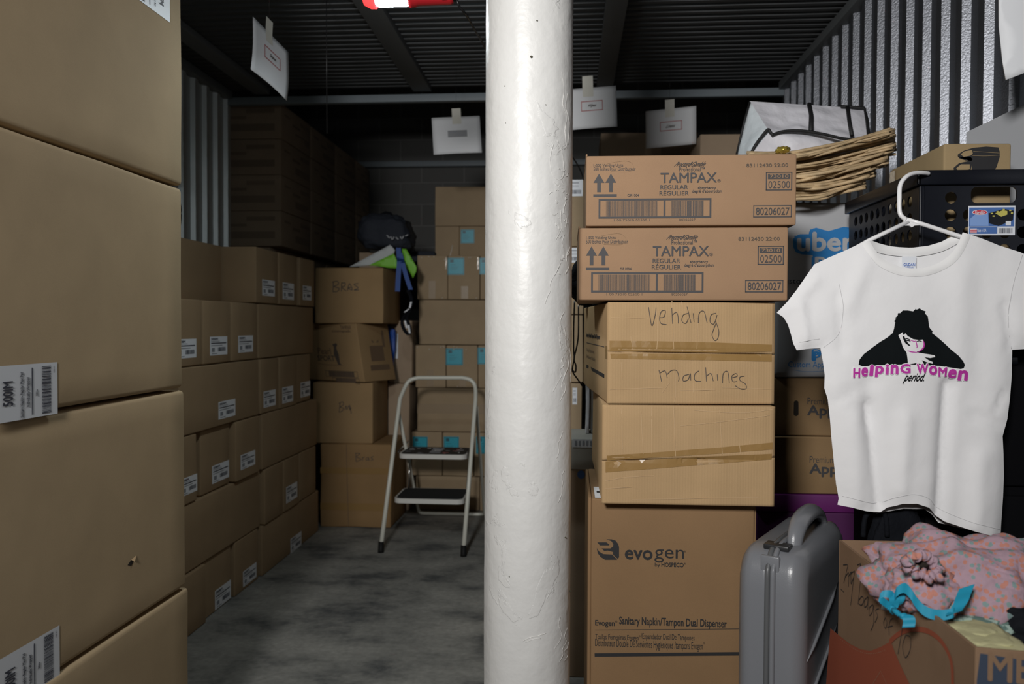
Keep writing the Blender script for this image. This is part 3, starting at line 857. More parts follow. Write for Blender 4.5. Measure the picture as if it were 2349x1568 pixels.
mb = MB(); mb.ribbon([PY(u, v, 4.95 + .1 * (v < 600)) for u, v in spline([(918, 580), (926, 612), (934, 640), (942, 664)], 4)], (1, 0, 0), .028, 'blue_strap', .004); mb.build('strap', t)
mb = MB(); pts = [PY(u, v, 5.05) for u, v in spline([(935, 664), (942, 680), (944, 700), (936, 712), (926, 725), (922, 740), (928, 757), (938, 767), (941, 760), (937, 742), (932, 730), (940, 712)], 4)]
mb.ribbon(pts, (.8, .3, .4), .022, 'black_cloth', .004)
for (u0, v0, u1, v1) in ((943, 692, 940, 706), (938, 708, 928, 716), (929, 735, 933, 752), (937, 745, 940, 764)):
    mb.ribbon([PY(u0, v0, 5.03), PY(u1, v1, 5.03)], (1, 0, 0), .012, 'sticker', .002)
o = mb.build('reflective_strap', t)

# ---- pale stack with teal labels in the middle
CY = 5.5
ZR = [0] + [PY(1030, v, CY).z for v in (1091, 990, 889, 790, 686, 584)]
CR = [
 (0, [(955, 1100, None, 0), (1102, 1250, None, 0)]),
 (1, [(945, 1014, (947, 1001, 981, 1040), 0), (1017, 1086, (1018, 1001, 1053, 1040), 0), (1089, 1158, (1092, 1001, 1128, 1040), 0)]),
 (2, [(957, 1120, None, 1), (1122, 1270, None, 0)]),
 (3, [(953, 1022, None, 2), (1024, 1095, (1023, 799, 1062, 837), 2), (1097, 1166, (1096, 797, 1133, 835), 0)]),
 (4, [(961, 1125, None, 0), (1127, 1275, None, 0)]),
 (5, [(957, 1026, None, 2), (1027, 1099, (1027, 591, 1065, 630), 2), (1101, 1170, (1100, 591, 1136, 629), 0)]),
]
def teal_label(f, r):
    mb = MB(); a = f.px(r[0], r[3]); b = f.px(r[2], r[1]); x0, z0, x1, z1 = a[0], a[1], b[0], b[1]; w = x1 - x0; h = z1 - z0
    mb.rect(f, x0, z0, x1, z1, 'teal', .001)
    t_ = .004
    for q in ((.03, .03, .97, .06), (.03, .94, .97, .97), (.03, .03, .06, .97), (.94, .03, .97, .97), (.14, .72, .36, .9), (.16, .58, .5, .60), (.16, .46, .66, .475), (.16, .38, .6, .395), (.16, .30, .5, .315)):
        mb.rect(f, x0 + w * q[0], z0 + h * q[1], x0 + w * q[2], z0 + h * q[3], 'teal_dark', .0016)
    return mb
cn = ['bottom', 'second', 'third', 'fourth', 'fifth', 'sixth']
for row, lst in CR:
    for k, (ua, ub, lab, tpn) in enumerate(lst):
        v = 745; dx = PY(ua, v, CY).x
        f = Fr((dx, CY + rd.uniform(0, .012), ZR[row])); w = PY(ub, v, CY).x - dx; h = ZR[row + 1] - ZR[row] - .004
        ps = []
        if lab: ps.append(('teal_sticker', teal_label(f, lab)))
        if tpn == 2:
            q = MB(); q.rect(f, w * .38, 0.004, w * .60, h * .42, 'tape_centre', .0008) if not lab else q.rect(f, w * .42, .004, w * .64, h * .30, 'tape_centre', .0008); ps.append(('packing_tape', q))
            c = MB(); r3 = random.Random(row * 5 + k)
            for _ in range(5):
                x = r3.uniform(.03, .95) * w; z = h * r3.choice((.97, .95, .9, .03)); c.blob(f.w(x, -.002, z), (.006, .003, .004), 'tape_clear', .5, r3.random() * 9, 8, 5)
            c.rect(f, w * .93, h * .68, w * .975, h * .95, 'tape_clear', .002) if row == 5 else None
            ps.append(('shiny_tape', c))
        if tpn == 1:
            q = MB(); q.rect(f, 0, h * .42, w, h * .64, 'tape_centre', .0008); ps.append(('packing_tape', q))
        lb = ('wide' if ub - ua > 100 else 'narrow') + ' pale box ' + ('with teal sticker' if lab else 'without sticker') + ', %s from left in %s tier of middle stack' % (['first', 'second', 'third'][k], cn[row])
        carton(f, w, .30, h, 'card_centre', lb, 'pale boxes in the middle stack', r=.006, parts=ps, n=4, amp=.003, seed=60 + row * 4 + k)
# two tiers set back on top
YT = CY + .32
za, zb_, zc = ZR[6], PY(1050, 518, YT).z, PY(1050, 428, YT).z
x0 = PY(998, 560, YT).x; x1 = PY(1054, 560, YT).x
f = Fr((x0, YT, za - .02)); q = MB(); q.tube([f.w(*p) for p in ((.13, -.004, .12), (.125, -.004, .09), (.115, -.004, .05), (.12, -.004, .01))], .004, 'tape_clear', 6)
carton(f, x1 - x0 - .003, .35, zb_ - za + .02 - .003, 'card_centre', 'narrow pale box with shiny tape, left one in the set-back tier', 'pale boxes in the middle stack', parts=[('shiny_tape', q)], n=4, amp=.003, seed=91)
f = Fr((x1, YT, za - .02)); carton(f, .24, .35, zb_ - za + .02 - .003, 'card_centre', 'narrow pale box with a teal sticker, second in the set-back tier of the middle stack', 'pale boxes in the middle stack', parts=[('teal_sticker', teal_label(f, (1057, 526, 1088, 558)))], n=4, amp=.003, seed=92)
f = Fr((x1 + .243, YT, za - .02)); carton(f, .24, .35, zb_ - za + .02 - .003, 'card_centre', 'narrow pale box behind the white post, third in the set-back tier', 'pale boxes in the middle stack', n=4, amp=.003, seed=93)
f = Fr((x0, YT, zb_)); carton(f, .52, .36, zc - zb_, 'card_centre', 'wide plain box topmost of the middle stack, left of the white post', 'pale boxes in the middle stack', n=4, amp=.003, seed=94)
# support for the set-back tiers, behind the front ones
sup = za - .022
f = Fr((x0 - .02, YT + .005, 0)); carton(f, .76, .34, sup / 2 - .002, 'card_centre', 'big plain box hidden low behind the middle stack', 'boxes behind the middle stack')
f = Fr((x0 - .02, YT + .005, sup / 2)); carton(f, .76, .34, sup / 2 - .002, 'card_centre', 'big plain box hidden high behind the middle stack', 'boxes behind the middle stack')
# tall plain box carrying the black duffel bag
f = Fr((PY(846, 640, 5.9).x, 5.9, 0)); zz = PY(889, 572, 5.5).z
f = Fr((PY(838, 640, 5.72).x - .02, 5.62, 0)); carton(f, .24, .30, (PY(889, 574, 5.5).z) / 2, 'card_dark', 'dark tall box behind the hand-marked boxes', 'boxes under the black bag')
f = Fr((PY(838, 640, 5.72).x - .02, 5.62, (PY(889, 574, 5.5).z) / 2 + .002)); carton(f, .24, .30, (PY(889, 574, 5.5).z) / 2 - .004, 'card_dark', 'dark box directly under the slumped black bag', 'boxes under the black bag')

# ================================================================ folding two-step ladder
def ladder():
    FL, FRr = PZ(872, 1268, 0), PZ(1062, 1277, 0)
    TL, TR = PY(922, 880, 4.88), PY(1094, 880, 4.88)
    t = thing('step_ladder', 'small cream metal two-step folding ladder standing open on the concrete floor', 'step ladder', (-.85, 4.85, 0))
    z0 = .035
    def lerp(a, b, z): k = (z - a.z) / (b.z - a.z); return a.lerp(b, k)
    fl = lerp(FL, TL, z0); fr_ = lerp(FRr, TR, z0)
    top = .985; r = .0125
    pts = [fl, lerp(FL, TL, .4), lerp(FL, TL, .86)] 
    a = lerp(FL, TL, .90); b = lerp(FRr, TR, .90)
    tl = PY(960, 866, 4.91); tr = PY(1060, 866, 4.91)
    arc1 = spline([lerp(FL, TL, .84), PY(931, 884, 4.895), PY(942, 871, 4.905), tl], 6)
    arc2 = spline([tr, PY(1079, 871, 4.905), PY(1090, 886, 4.895), lerp(FRr, TR, .84)], 6)
    mb = MB(); mb.tube([fl, lerp(FL, TL, .5)] + arc1 + arc2 + [lerp(FRr, TR, .5), fr_], r, 'ladder_cream', 14); mb.build('front_frame', t)
    for q in (fl, fr_):
        mb = MB(); mb.tube([(q.x, q.y - .003, 0.0), (q.x, q.y - .002, .012), q + Vector((0, 0, .025))], [.018, .017, .0155], 'black_rubber', 14); mb.build('rubber_foot', t)
    RL, RR = PZ(947, 1194, 0.014), PZ(1105, 1194, .014)
    RL.y = RR.y = 5.34
    TLb = lerp(FL, TL, .76) + Vector((-.004, .026, 0)); TRb = lerp(FRr, TR, .80) + Vector((.004, .026, 0))
    rl = spline([RL + (TLb - RL) * .06, RL + Vector((.005, 0, .006)), RL + Vector((.04, 0, 0))], 5); rr = spline([RR - Vector((.04, 0, 0)), RR + Vector((-.005, 0, .006)), RR + (TRb - RR) * .06], 5)
    mb = MB(); mb.tube([TLb] + rl + rr + [TRb], .0105, 'ladder_cream', 12); mb.build('rear_frame', t)
    def step(ua, ub, ya, yb, z, dd, nm, booklet=False):
        x0 = PY(ua, 1100, ya).x; x1 = PY(ub, 1100, ya).x; w = x1 - x0
        sh = .0
        tp_ = MB(); pts = []
        rr_ = .045
        def rc(x0, x1, y0, y1, rad):
            out = []
            for cx_, cy_, a0 in ((x1 - rad, y0 + rad, -90), (x1 - rad, y1 - rad, 0), (x0 + rad, y1 - rad, 90), (x0 + rad, y0 + rad, 180)):
                for k in range(7): an = R(a0 + 15 * k); out.append((cx_ + rad * math.cos(an), cy_ + rad * math.sin(an)))
            return out
        O = rc(x0, x1, ya, yb, rr_); I = rc(x0 + .012, x1 - .012, ya + .012, yb - .012, rr_ - .008)
        n = len(O); V = [(a, b, z) for a, b in O] + [(a, b, z - dd) for a, b in O] + [(a, b, z) for a, b in I] + [(a, b, z - .003) for a, b in I] + [(a, b, z - dd) for a, b in I]
        F = []
        for k in range(n):
            j = (k + 1) % n
            F += [(k + n, j + n, j, k), (k, j, j + 2 * n, k + 2 * n), (k + 2 * n, j + 2 * n, j + 3 * n, k + 3 * n), (j + n, k + n, k + 4 * n, j + 4 * n)]
        F.append(tuple(range(3 * n, 4 * n)))
        tp_.add(V, F, 'ladder_white', False); s_ = tp_.build('step', t)
        m2 = MB(); m2.add([(a, b, z + .0015) for a, b in I] + [(a, b, z - .001) for a, b in I], [tuple(range(n))] + [(k, (k + 1) % n, (k + 1) % n + n, k + n)[::-1] for k in range(n)], 'step_rubber'); m2.build('rubber_mat', s_)
        return x0, x1
    zl = .245; zu = .505
    step(902, 1064, 4.735, 5.06, zl, .028, 'l')
    xa, xb = step(913, 1070, 4.80, 5.10, zu, .028, 'u')
    mb = MB()
    for s, xx in ((-1, xa + .015), (1, xb - .015)):
        mb.tube([(xx, 5.09, zu - .02), (xx - s * .01, 5.0, zl + .01)], .005, 'chrome', 8)
        mb.tube([(xx + s * .02, 4.82, zu + .01), (xx + s * .02, 5.13, zu + .03)], .005, 'chrome', 8)
    mb.build('brace', t)
    # booklet / printed sheet lying on the upper step
    lb = MB(); f = Fr((xa + .02, 4.815, zu + .0016), (1, 0, 0), (0, 0, -1), (0, 1, 0)); w = xb - xa - .04; d = .265
    r4 = random.Random(2)
    lb.rect(f, 0, 0, w, d, 'ink_black', 0, )
    for k in range(26):
        x = r4.uniform(.0, w * .9); y = r4.uniform(0.01, d * .85); m_ = r4.choice(('sticker', 'sticker_grey', 'red_ink', 'sticker_grey')) if x > w * .6 else r4.choice(('sticker_grey', 'sticker', 'ink_pen'))
        lb.rect(f, x, y, min(w, x + r4.uniform(.01, .05)), min(d, y + r4.uniform(.008, .03)), m_, .0003 + k * .00003)
    lb.rect(f, w * .42, d * .15, w * .6, d * .9, 'sticker_grey', .0002)
    lb.build('warning_label', t)
ladder()

# ================================================================ paper signs hanging from the deck
def sign(c, label, word, tape_u, tape_h, frame_ink=True, string_z=ZC):
    A, B, C, D = [Vector(p) for p in c]     # TL TR BR BL
    ex = (B - A).normalized(); ez = (A - D).normalized(); w = (B - A).length; h = (A - D).length
    ey = ex.cross(ez) * -1
    f = Fr(D, ex, ey, ez)
    t = thing('paper_sign', label, 'sign', (A + B + C + D) / 4 , 'paper signs hung over the boxes')
    mb = MB(); n = 10; V = []; F = []
    for j in range(n + 1):
        for i in range(n + 1):
            a, b = i / n, j / n
            bend = .008 * math.sin(a * 3) * (1 - b) + .004 * math.sin(b * 4)
            V.append(f.w(a * w, -bend + .0, b * h))
    for j in range(n):
        for i in range(n): k = j * (n + 1) + i; F.append((k, k + 1, k + n + 2, k + n + 1))
    mb.add(V, F, 'paper', True); o = mb.build('paper_sheet', t); solid(o, .0006, -1)
    f.bulge = lambda x, z: .008 * math.sin(x / w * 3) * (1 - z / h) + .004 * math.sin(z / h * 4) - 0
    f.bulge = lambda x, z: (.008 * math.sin(max(0, min(1, x / w)) * 3) * (1 - max(0, min(1, z / h))) + .004 * math.sin(max(0, min(1, z / h)) * 4))
    g = MB()
    if frame_ink:
        q = (.28, .42, .72, .67)
        for r_ in ((q[0], q[1], q[2], q[1] + .02), (q[0], q[3] - .02, q[2], q[3]), (q[0], q[1], q[0] + .014, q[3]), (q[2] - .014, q[1], q[2], q[3])):
            g.rect(f, w * r_[0], h * r_[1], w * r_[2], h * r_[3], 'red_ink', .0015, n=4)
        g.text(f, word, w * .39, h * .50, w * .61, h * .59, 'ink_pen', off=.0015, shear=.3, bold=.02)
    else:
        g.rect(f, w * .32, h * .44, w * .72, h * .62, 'board_grey', .0012, n=4)
        g.stroke(f, [(w * .36, h * .57), (w * .42, h * .56), (w * .50, h * .585), (w * .46, h * .55)], .004, 'sticker_grey', .002, pix=False)
        g.stroke(f, [(w * .50, h * .53), (w * .56, h * .50), (w * .62, h * .485), (w * .66, h * .475)], .004, 'sticker_grey', .002, pix=False)
    g.build('printing', t)
    k = MB(); tw = .052
    k.rect(f, w * tape_u - tw / 2, h - .045, w * tape_u + tw / 2, h + tape_h, 'paper_tape', .0015, n=2); o = k.build('tape_tab', t)
    s = MB(); p = f.w(w * tape_u, 0, h + tape_h); s.tube([p - ez * .01, Vector((p.x, p.y, string_z))], .0006, 'cable_black', 5); s.build('hanging_thread', t)
sign([(-1.227, 3.015, 2.483), (-1.186, 3.288, 2.438), (-1.184, 3.253, 2.225), (-1.225, 2.98, 2.27)], 'white paper sign turned almost edge-on, leftmost of the hanging signs', 'Tampons', .42, .055)
sign([PY(990, 270, 4.64), PY(1100, 265, 4.66), PY(1105, 350, 4.64), PY(995, 355, 4.62)], 'white paper sign with a small plain label, hanging just left of the white post', '', .52, .05, False)
sign([PY(1300, 205, 3.98), PY(1413, 196, 3.98), PY(1416, 294, 3.98), PY(1303, 299, 3.98)], 'white paper sign with a red frame, half hidden by the white post', 'Wipes', .43, .058)
sign([PY(1481, 255, 4.58), PY(1597, 243, 4.56), PY(1597, 331, 4.59), PY(1482, 341, 4.62)], 'white paper sign with a red frame, rightmost, above the vending unit boxes', 'Linens', .48, .05)
mb = MB(); mb.tube([PY(749, -40, 3.62), PY(749, 100, 3.62), PY(750, 306, 3.62)], .0022, 'cable_black', 6)
mb.tube([PY(749, -40, 3.62), Vector((PY(749, -40, 3.62).x, 3.62, ZC))], .0022, 'cable_black', 6)
tag(mb.build('hanging_wire', None, (PY(749, 0, 3.62).x, 3.62, ZC)), 'thin dark wire hanging straight down from the ceiling, left of the work lamp', 'wire')

# ================================================================ red work lamp
def lamp():
    Y = 2.60
    c = PY(936, 2, Y); z = PY(890, 8, Y).z + .018
    t = thing('work_lamp', 'red hanging work lamp with a glowing white tube, at the top of the picture', 'lamp', (c.x, Y, z))
    x0 = PY(838, 5, Y).x; x1 = PY(1040, 5, Y).x; xa = PY(862, 5, Y).x; xb = PY(939, 5, Y).x
    mb = MB(); V = []
    mb.tube([(xa, Y, z), (xa + .01, Y, z), (xb - .01, Y, z), (xb, Y, z)], [.022, .028, .028, .024], 'lamp_white', 18); mb.build('glowing_tube', t)
    mb = MB(); mb.tube([(x0, Y, z + .012), (x0 + .010, Y, z + .004), (x0 + .022, Y, z), (xa + .001, Y, z)], [.018, .029, .033, .033], 'lamp_red_lit', 18); mb.build('end_cap', t)
    mb = MB(); mb.tube([(xb - .001, Y, z), (xb + .02, Y, z), (xb + .03, Y, z), (x1 - .01, Y, z), (x1, Y, z)], [.032, .032, .028, .027, .023], 'lamp_red', 18)
    mb.build('handle', t)
    mb = MB(); mb.rbox(Fr((x1 - .035, Y - .028, z - .02)), .018, .01, .02, 'black_rubber', .003); mb.build('switch', t)
    mb = MB(); mb.tube([(x1 - .004, Y, z), (x1 + .012, Y, z)], .017, 'black_rubber', 12); mb.build('cord_grip', t)
    mb = MB(); mb.tube([(xa + .02, Y, z + .03), (xa + .02, Y, z + .09), (xa + .02, Y, ZC)], .002, 'chrome', 6); mb.tube([(x1 - .03, Y, z + .02), (x1 - .03, Y, ZC)], .002, 'chrome', 6); mb.build('hook', t)
    mb = MB(); mb.tube(spline([(x1 + .01, Y, z), PY(1052, 12, 2.6), PY(1070, 35, 2.65), PY(1090, 70, 2.8), PY(1112, 108, 3.0), PY(1150, 190, 3.3), PY(1240, 280, 3.7), PY(1320, 370, 4.2), PY(1345, 430, 4.3)], 6), .004, 'cable_black', 7); mb.build('power_cord', t)
lamp()

# ================================================================ boxes just right of the post
RY = 3.6
zs = [0, .44, .742, 1.04, 1.347, 1.652, 1.955]
nm6 = ['floor', 'second', 'third', 'fourth', 'fifth', 'top']
for k in range(6):
    x1 = .052 + rd.uniform(-.004, .004); f = Fr((x1 - .40, RY + rd.uniform(0, .01), zs[k]))
    ps = []
    if k in (5, 4, 2):
        s = MB(); r_ = {5: (1306, 412, 1337, 450), 4: (1306, 568, 1333, 602), 2: (1313, 889, 1324, 927)}[k]
        a = f.px(r_[0], r_[3]); b = f.px(r_[2], r_[1]); s.rect(f, a[0], a[1], b[0], b[1], 'sticker', .001); hh = b[1] - a[1]; ww = b[0] - a[0]
        for q0, q1 in ((.78, .84), (.62, .65), (.55, .57)): s.rect(f, a[0] + .003, a[1] + hh * q0, b[0] - ww * .3, a[1] + hh * q1, 'sticker_grey', .0016)
        s.barcode(f, a[0] + .003, a[1] + hh * .15, b[0] - ww * .12, a[1] + hh * .38, 'sticker_ink', 4, .0012, .0016)
        ps.append(('shipping_label', s))
    carton(f, .40, .34, zs[k + 1] - zs[k] - .003, 'card_centre', 'brown box behind the white post, %s tier of the narrow stack' % nm6[k], 'boxes behind the white post', parts=ps, n=3, amp=.003, seed=120 + k)

zT = PY(1560, 690, 1.955).z
# small items in the dark gap between post and vending unit boxes
f = Fr((PY(1312, 1100, 2.92).x - .12, 2.92, 0)); zg0 = PY(1330, 1073, 2.92).z; zg1 = PY(1330, 1006, 2.9).z
dot = MB(); a = f.px(1333, 1088); dot.poly(f, [(a[0] + .014 * math.cos(q * .5236), a[1] + .016 * math.sin(q * .5236)) for q in range(12)], 'sticker_blue', .001, pix=False)
carton(f, .19, .28, zg0, 'card_dark', 'dark brown box with a round blue dot, on the floor right behind the white post', parts=[('blue_dot', dot)], n=3, amp=.003)
f = Fr((PY(1314, 1040, 2.88).x - .12, 2.88, zg0 + .002)); sl = MB(); a = f.px(1313, 1025); b = f.px(1361, 1007)
sl.rect(f, a[0], a[1], b[0], b[1], 'sticker', .001)
for q in (.12, .3, .48, .66, .84): sl.rect(f, a[0] + (b[0] - a[0]) * q, a[1] + .006, a[0] + (b[0] - a[0]) * (q + .1), b[1] - .006, 'sticker_grey', .0016)
carton(f, f.px(1363, 1040)[0], .28, zg1 - zg0, 'card_grey', 'small grey box with a long white label, on the box with the blue dot', parts=[('shipping_label', sl)], n=3, amp=.003)
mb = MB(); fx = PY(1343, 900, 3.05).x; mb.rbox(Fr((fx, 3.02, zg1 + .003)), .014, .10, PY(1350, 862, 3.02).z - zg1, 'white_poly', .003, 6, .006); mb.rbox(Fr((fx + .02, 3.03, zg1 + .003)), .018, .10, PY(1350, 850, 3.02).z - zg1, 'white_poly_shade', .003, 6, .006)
tag(mb.build('folded_plastic_sheet', None, (fx, 3.05, zg1 + .003)), 'narrow folded white plastic sheet standing in the gap beside the vending unit boxes', 'plastic sheet')
mb = MB(); mb.blob((.046, 2.50, zT + .078), (.05, .05, .08), 'black_cloth', .25, 5, 26, 16, zmin=zT + .001)
t = thing('small_black_bag', 'small black bag with long drawstrings, hanging behind the lower of the TAMPAX cartons', 'bag', (.046, 2.50, zT)); mb.build('bag_body', t)
mb = MB(); mb.tube([PY(u, v, 2.60) for u, v in spline([(1318, 690), (1316, 750), (1316, 800), (1317, 822), (1313, 845), (1315, 855), (1327, 872), (1336, 885)], 4)], .0028, 'cable_black', 6)
mb.tube([PY(u, v, 2.59) for u, v in spline([(1327, 700), (1327, 760), (1324, 790), (1317, 822), (1321, 838), (1320, 853), (1314, 850)], 4)], .0028, 'cable_black', 6); mb.build('drawstring', t)

# ================================================================ vending machine stack
EY = 2.0
EZ = PY(1540, 1147, EY).z
EF = Fr((PY(1356, 1300, EY).x, EY, 0)); EW = EF.px(1730, 1300)[0]
p = MB(); K = 'ink_black'
p.ptext(EF, 'evo', 1433, 1261, 1497, 1282, K, bold=.022); p.ptext(EF, 'gen', 1501, 1260, 1569, 1289, K, bold=-.005); p.ptext(EF, '®', 1569, 1262, 1573, 1266, K)
p.ptext(EF, 'by', 1502, 1290, 1514, 1301, K); p.ptext(EF, 'HOSPECO', 1517, 1290, 1568, 1299, K, bold=.02); p.ptext(EF, '®', 1569, 1290, 1573, 1294, K)
p.ptext(EF, 'Evogen', 1365, 1422, 1410, 1437, K, bold=.02); p.ptext(EF, '®', 1411, 1422, 1416, 1427, K); p.ptext(EF, 'Sanitary Napkin/Tampon Dual Dispenser', 1420, 1420, 1667, 1436, K, bold=.02)
p.ptext(EF, 'Toallas Femeninas Evogen', 1365, 1456, 1465, 1468, K); p.ptext(EF, '®', 1466, 1456, 1469, 1460, K); p.ptext(EF, '/Expendedor Dual De Tampones', 1470, 1455, 1593, 1468, K)
p.ptext(EF, 'Distributeur Double De Serviettes Hygiéniques /tampons Evogen', 1365, 1472, 1612, 1486, K); p.ptext(EF, '®', 1613, 1472, 1617, 1476, K)
p.stroke(EF, [(1365, 1444), (1727, 1441)], .0013, K, sp=False); p.stroke(EF, [(1364, 1501), (1727, 1498)], .0085, K, sp=False)
# winged emblem (traced from its outline)
p.poly(EF, [(1391, 1236), (1403, 1236), (1412, 1239), (1418, 1247), (1420, 1254), (1420, 1277), (1417, 1281), (1406, 1271), (1406, 1265), (1394, 1262), (1386, 1263), (1380, 1257), (1400, 1257), (1406, 1253), (1407, 1247), (1402, 1240)], K)
p.poly(EF, [(1370, 1243), (1391, 1243), (1398, 1248), (1397, 1250), (1376, 1250)], K)
p.poly(EF, [(1369, 1256), (1374, 1264), (1384, 1270), (1404, 1271), (1416, 1283), (1388, 1283), (1378, 1277), (1371, 1268)], K)
tb = MB(); a = EF.px(1352, 1200)
sh = Vector((0, 0, 0))
lbl = MB(); x_, z_ = EF.px(1371, 1130)
tf = Fr((EF.o.x, EY, EZ + .0005), (1, 0, 0), (0, 0, -1), (0, 1, 0)); a0 = PZ(1365, 1142, EZ + .001); a1 = PZ(1374, 1117, EZ + .001)
lbl.add([(a0.x, a0.y, EZ + .002), (a0.x + .05, a0.y, EZ + .002), (a0.x + .05, a1.y, EZ + .002), (a0.x, a1.y, EZ + .002)], [(0, 1, 2, 3)], 'sticker')
lbl.add([(a0.x + .006, a0.y + .06, EZ + .003), (a0.x + .014, a0.y + .06, EZ + .003), (a0.x + .014, a0.y + .08, EZ + .003), (a0.x + .006, a0.y + .08, EZ + .003)], [(0, 1, 2, 3)], 'ink_black')
fl = MB(); fl.rbox(Fr((EF.o.x - .008, EY + .004, 0)), .008, .40, EZ + .001, 'card_evo', .002, 4, .002); fl.rbox(Fr((EF.o.x + EW + .0005, EY + .006, 0)), .004, .40, EZ - .01, 'card_evo', .0015, 2, .001)
carton(EF, EW, .42, EZ, 'card_evo', 'tall brown evogen dispenser carton standing upright under the vending machines boxes', r=.005, n=8, amp=.0015, seed=2, parts=[('printing', p), ('shipping_label', lbl), ('side_flap', fl)])

VY = 1.945
def vend(z0, ul, vref, z1, yaw, label, seed, words, tape_pts, creases, depth, seam):
    o = PY(ul, vref, VY); f = Fr((o.x, VY, z0), yaw=yaw)
    w = f.px(1777, vref)[0]; h = z1 - z0 - .003
    sd = seed
    def bulge(x, z):
        s = max(0, min(1, x / w)); t = max(0, min(1, z / h)); e = min(1, 12 * s, 12 * (1 - s), 9 * t, 9 * (1 - t))
        zs_ = seam[0] + (seam[1] - seam[0]) * s
        d = (z - zs_ * h)
        g = -.006 * math.exp(-(d / .0035) ** 2)
        return e * (.0035 * noise.noise(Vector((x * 9, z * 14, sd))) + .0016 * noise.noise(Vector((x * 45, z * 6, sd + 4))) + (.0025 if d > 0 else 0) + g * .6)
    f.bulge = bulge
    t = thing('cardboard_box', label, 'box', f.o + f.ex * w / 2 + f.ey * depth / 2)
    # body without the printed front, then the front as two flaps
    mb = MB(); g = Fr(f.o, yaw=yaw); mb.rbox(g, w, depth, h, 'card_vend', .004, 6, .0025, seed, o=(0, .004, 0)); mb.build('carton', t)
    for which in (0, 1):
        mb = MB(); n = 44; V = []; F = []
        for j in range(23):
            for i in range(n + 1):
                x = w * i / n; zs_ = (seam[0] + (seam[1] - seam[0]) * i / n) * h
                if which == 0: z = zs_ * j / 22 * .996
                else: z = zs_ * 1.004 + (h - zs_ * 1.004) * j / 22
                V.append(f.w(x, 0, z))
        for j in range(22):
            for i in range(n): k = j * (n + 1) + i; F.append((k, k + 1, k + n + 2, k + n + 1))
        mb.add(V, F, 'card_vend', True); q = mb.build('flap', t); solid(q, .004, -1)
    tp = MB()
    for poly_ in tape_pts: tp.poly(f, poly_, 'tape_brown', .0012, step=.012)
    tp.build('packing_tape', t)
    cm = MB()
    for c_ in creases: cm.stroke(f, c_, .0012, 'crease', .0014)
    cm.build('crease_line', t)
    if words:
        hm = MB()
        for s in words[:10]: hm.stroke(f, s, .0017, 'ink_pen', .002)
        hm.build('handwriting', t); hm = MB()
        for s in words[10:]: hm.stroke(f, s, .0017, 'ink_pen', .002)
        hm.build('handwriting', t)
    return t, f, w, h
zA = PY(1560, 927, VY).z
VE = [[(1487, 704), (1490, 725), (1495, 747), (1502, 722), (1504, 705)],
      [(1513, 728), (1522, 726), (1525, 712), (1516, 714), (1512, 728), (1515, 741), (1528, 744)],
      [(1540, 706), (1542, 742)], [(1541, 722), (1550, 716), (1554, 725), (1555, 741)],
      [(1578, 718), (1566, 722), (1563, 736), (1572, 741), (1578, 730)], [(1575, 703), (1580, 725), (1584, 740)],
      [(1589, 718), (1591, 738)], [(1601, 740), (1603, 718), (1614, 714), (1621, 740)],
      [(1641, 718), (1630, 722), (1628, 738), (1637, 742), (1644, 722)], [(1642, 740), (1636, 755), (1632, 768), (1638, 780), (1645, 776), (1648, 760), (1643, 742), (1640, 735)]]
MA = [[(1511, 848), (1517, 874)], [(1513, 855), (1525, 850), (1530, 866)], [(1530, 858), (1540, 849), (1552, 850), (1557, 865), (1556, 874)],
      [(1580, 858), (1568, 862), (1567, 873), (1578, 870), (1583, 856), (1584, 872)], [(1602, 850), (1593, 858), (1594, 872), (1608, 874)],
      [(1618, 842), (1620, 874)], [(1620, 862), (1630, 856), (1635, 873)], [(1644, 858), (1645, 872)], [(1656, 878), (1658, 856), (1668, 852), (1672, 878)],
      [(1677, 866), (1690, 862), (1687, 856), (1678, 862), (1680, 874), (1690, 874)], [(1707, 862), (1697, 864), (1697, 872), (1709, 880), (1711, 890), (1700, 892), (1686, 884)]]
cr1 = [[(1505, 705), (1508, 760), (1506, 800)], [(1541, 690), (1545, 800)], [(1563, 692), (1566, 806)], [(1600, 740), (1598, 800)], [(1548, 835), (1550, 900), (1546, 922)], [(1560, 895), (1640, 893)], [(1425, 830), (1427, 870)], [(1398, 893), (1480, 890), (1520, 889)], [(1656, 888), (1770, 892)], [(1447, 770), (1450, 802)], [(1519, 900), (1535, 878)], [(1400, 728), (1600, 730)], [(1590, 900), (1592, 850)]]
cr2 = [[(1425, 935), (1428, 1030)], [(1470, 942), (1475, 1040)], [(1494, 930), (1495, 1040)], [(1545, 930), (1549, 1045)], [(1650, 940), (1656, 1040)], [(1560, 976), (1640, 968), (1765, 952)], [(1590, 940), (1700, 946), (1772, 938)], [(1388, 1102), (1440, 1094), (1500, 1090)], [(1388, 1120), (1450, 1116)], [(1450, 1145), (1740, 1140)], [(1695, 1015), (1698, 1040)], [(1719, 1010), (1722, 1048)]]
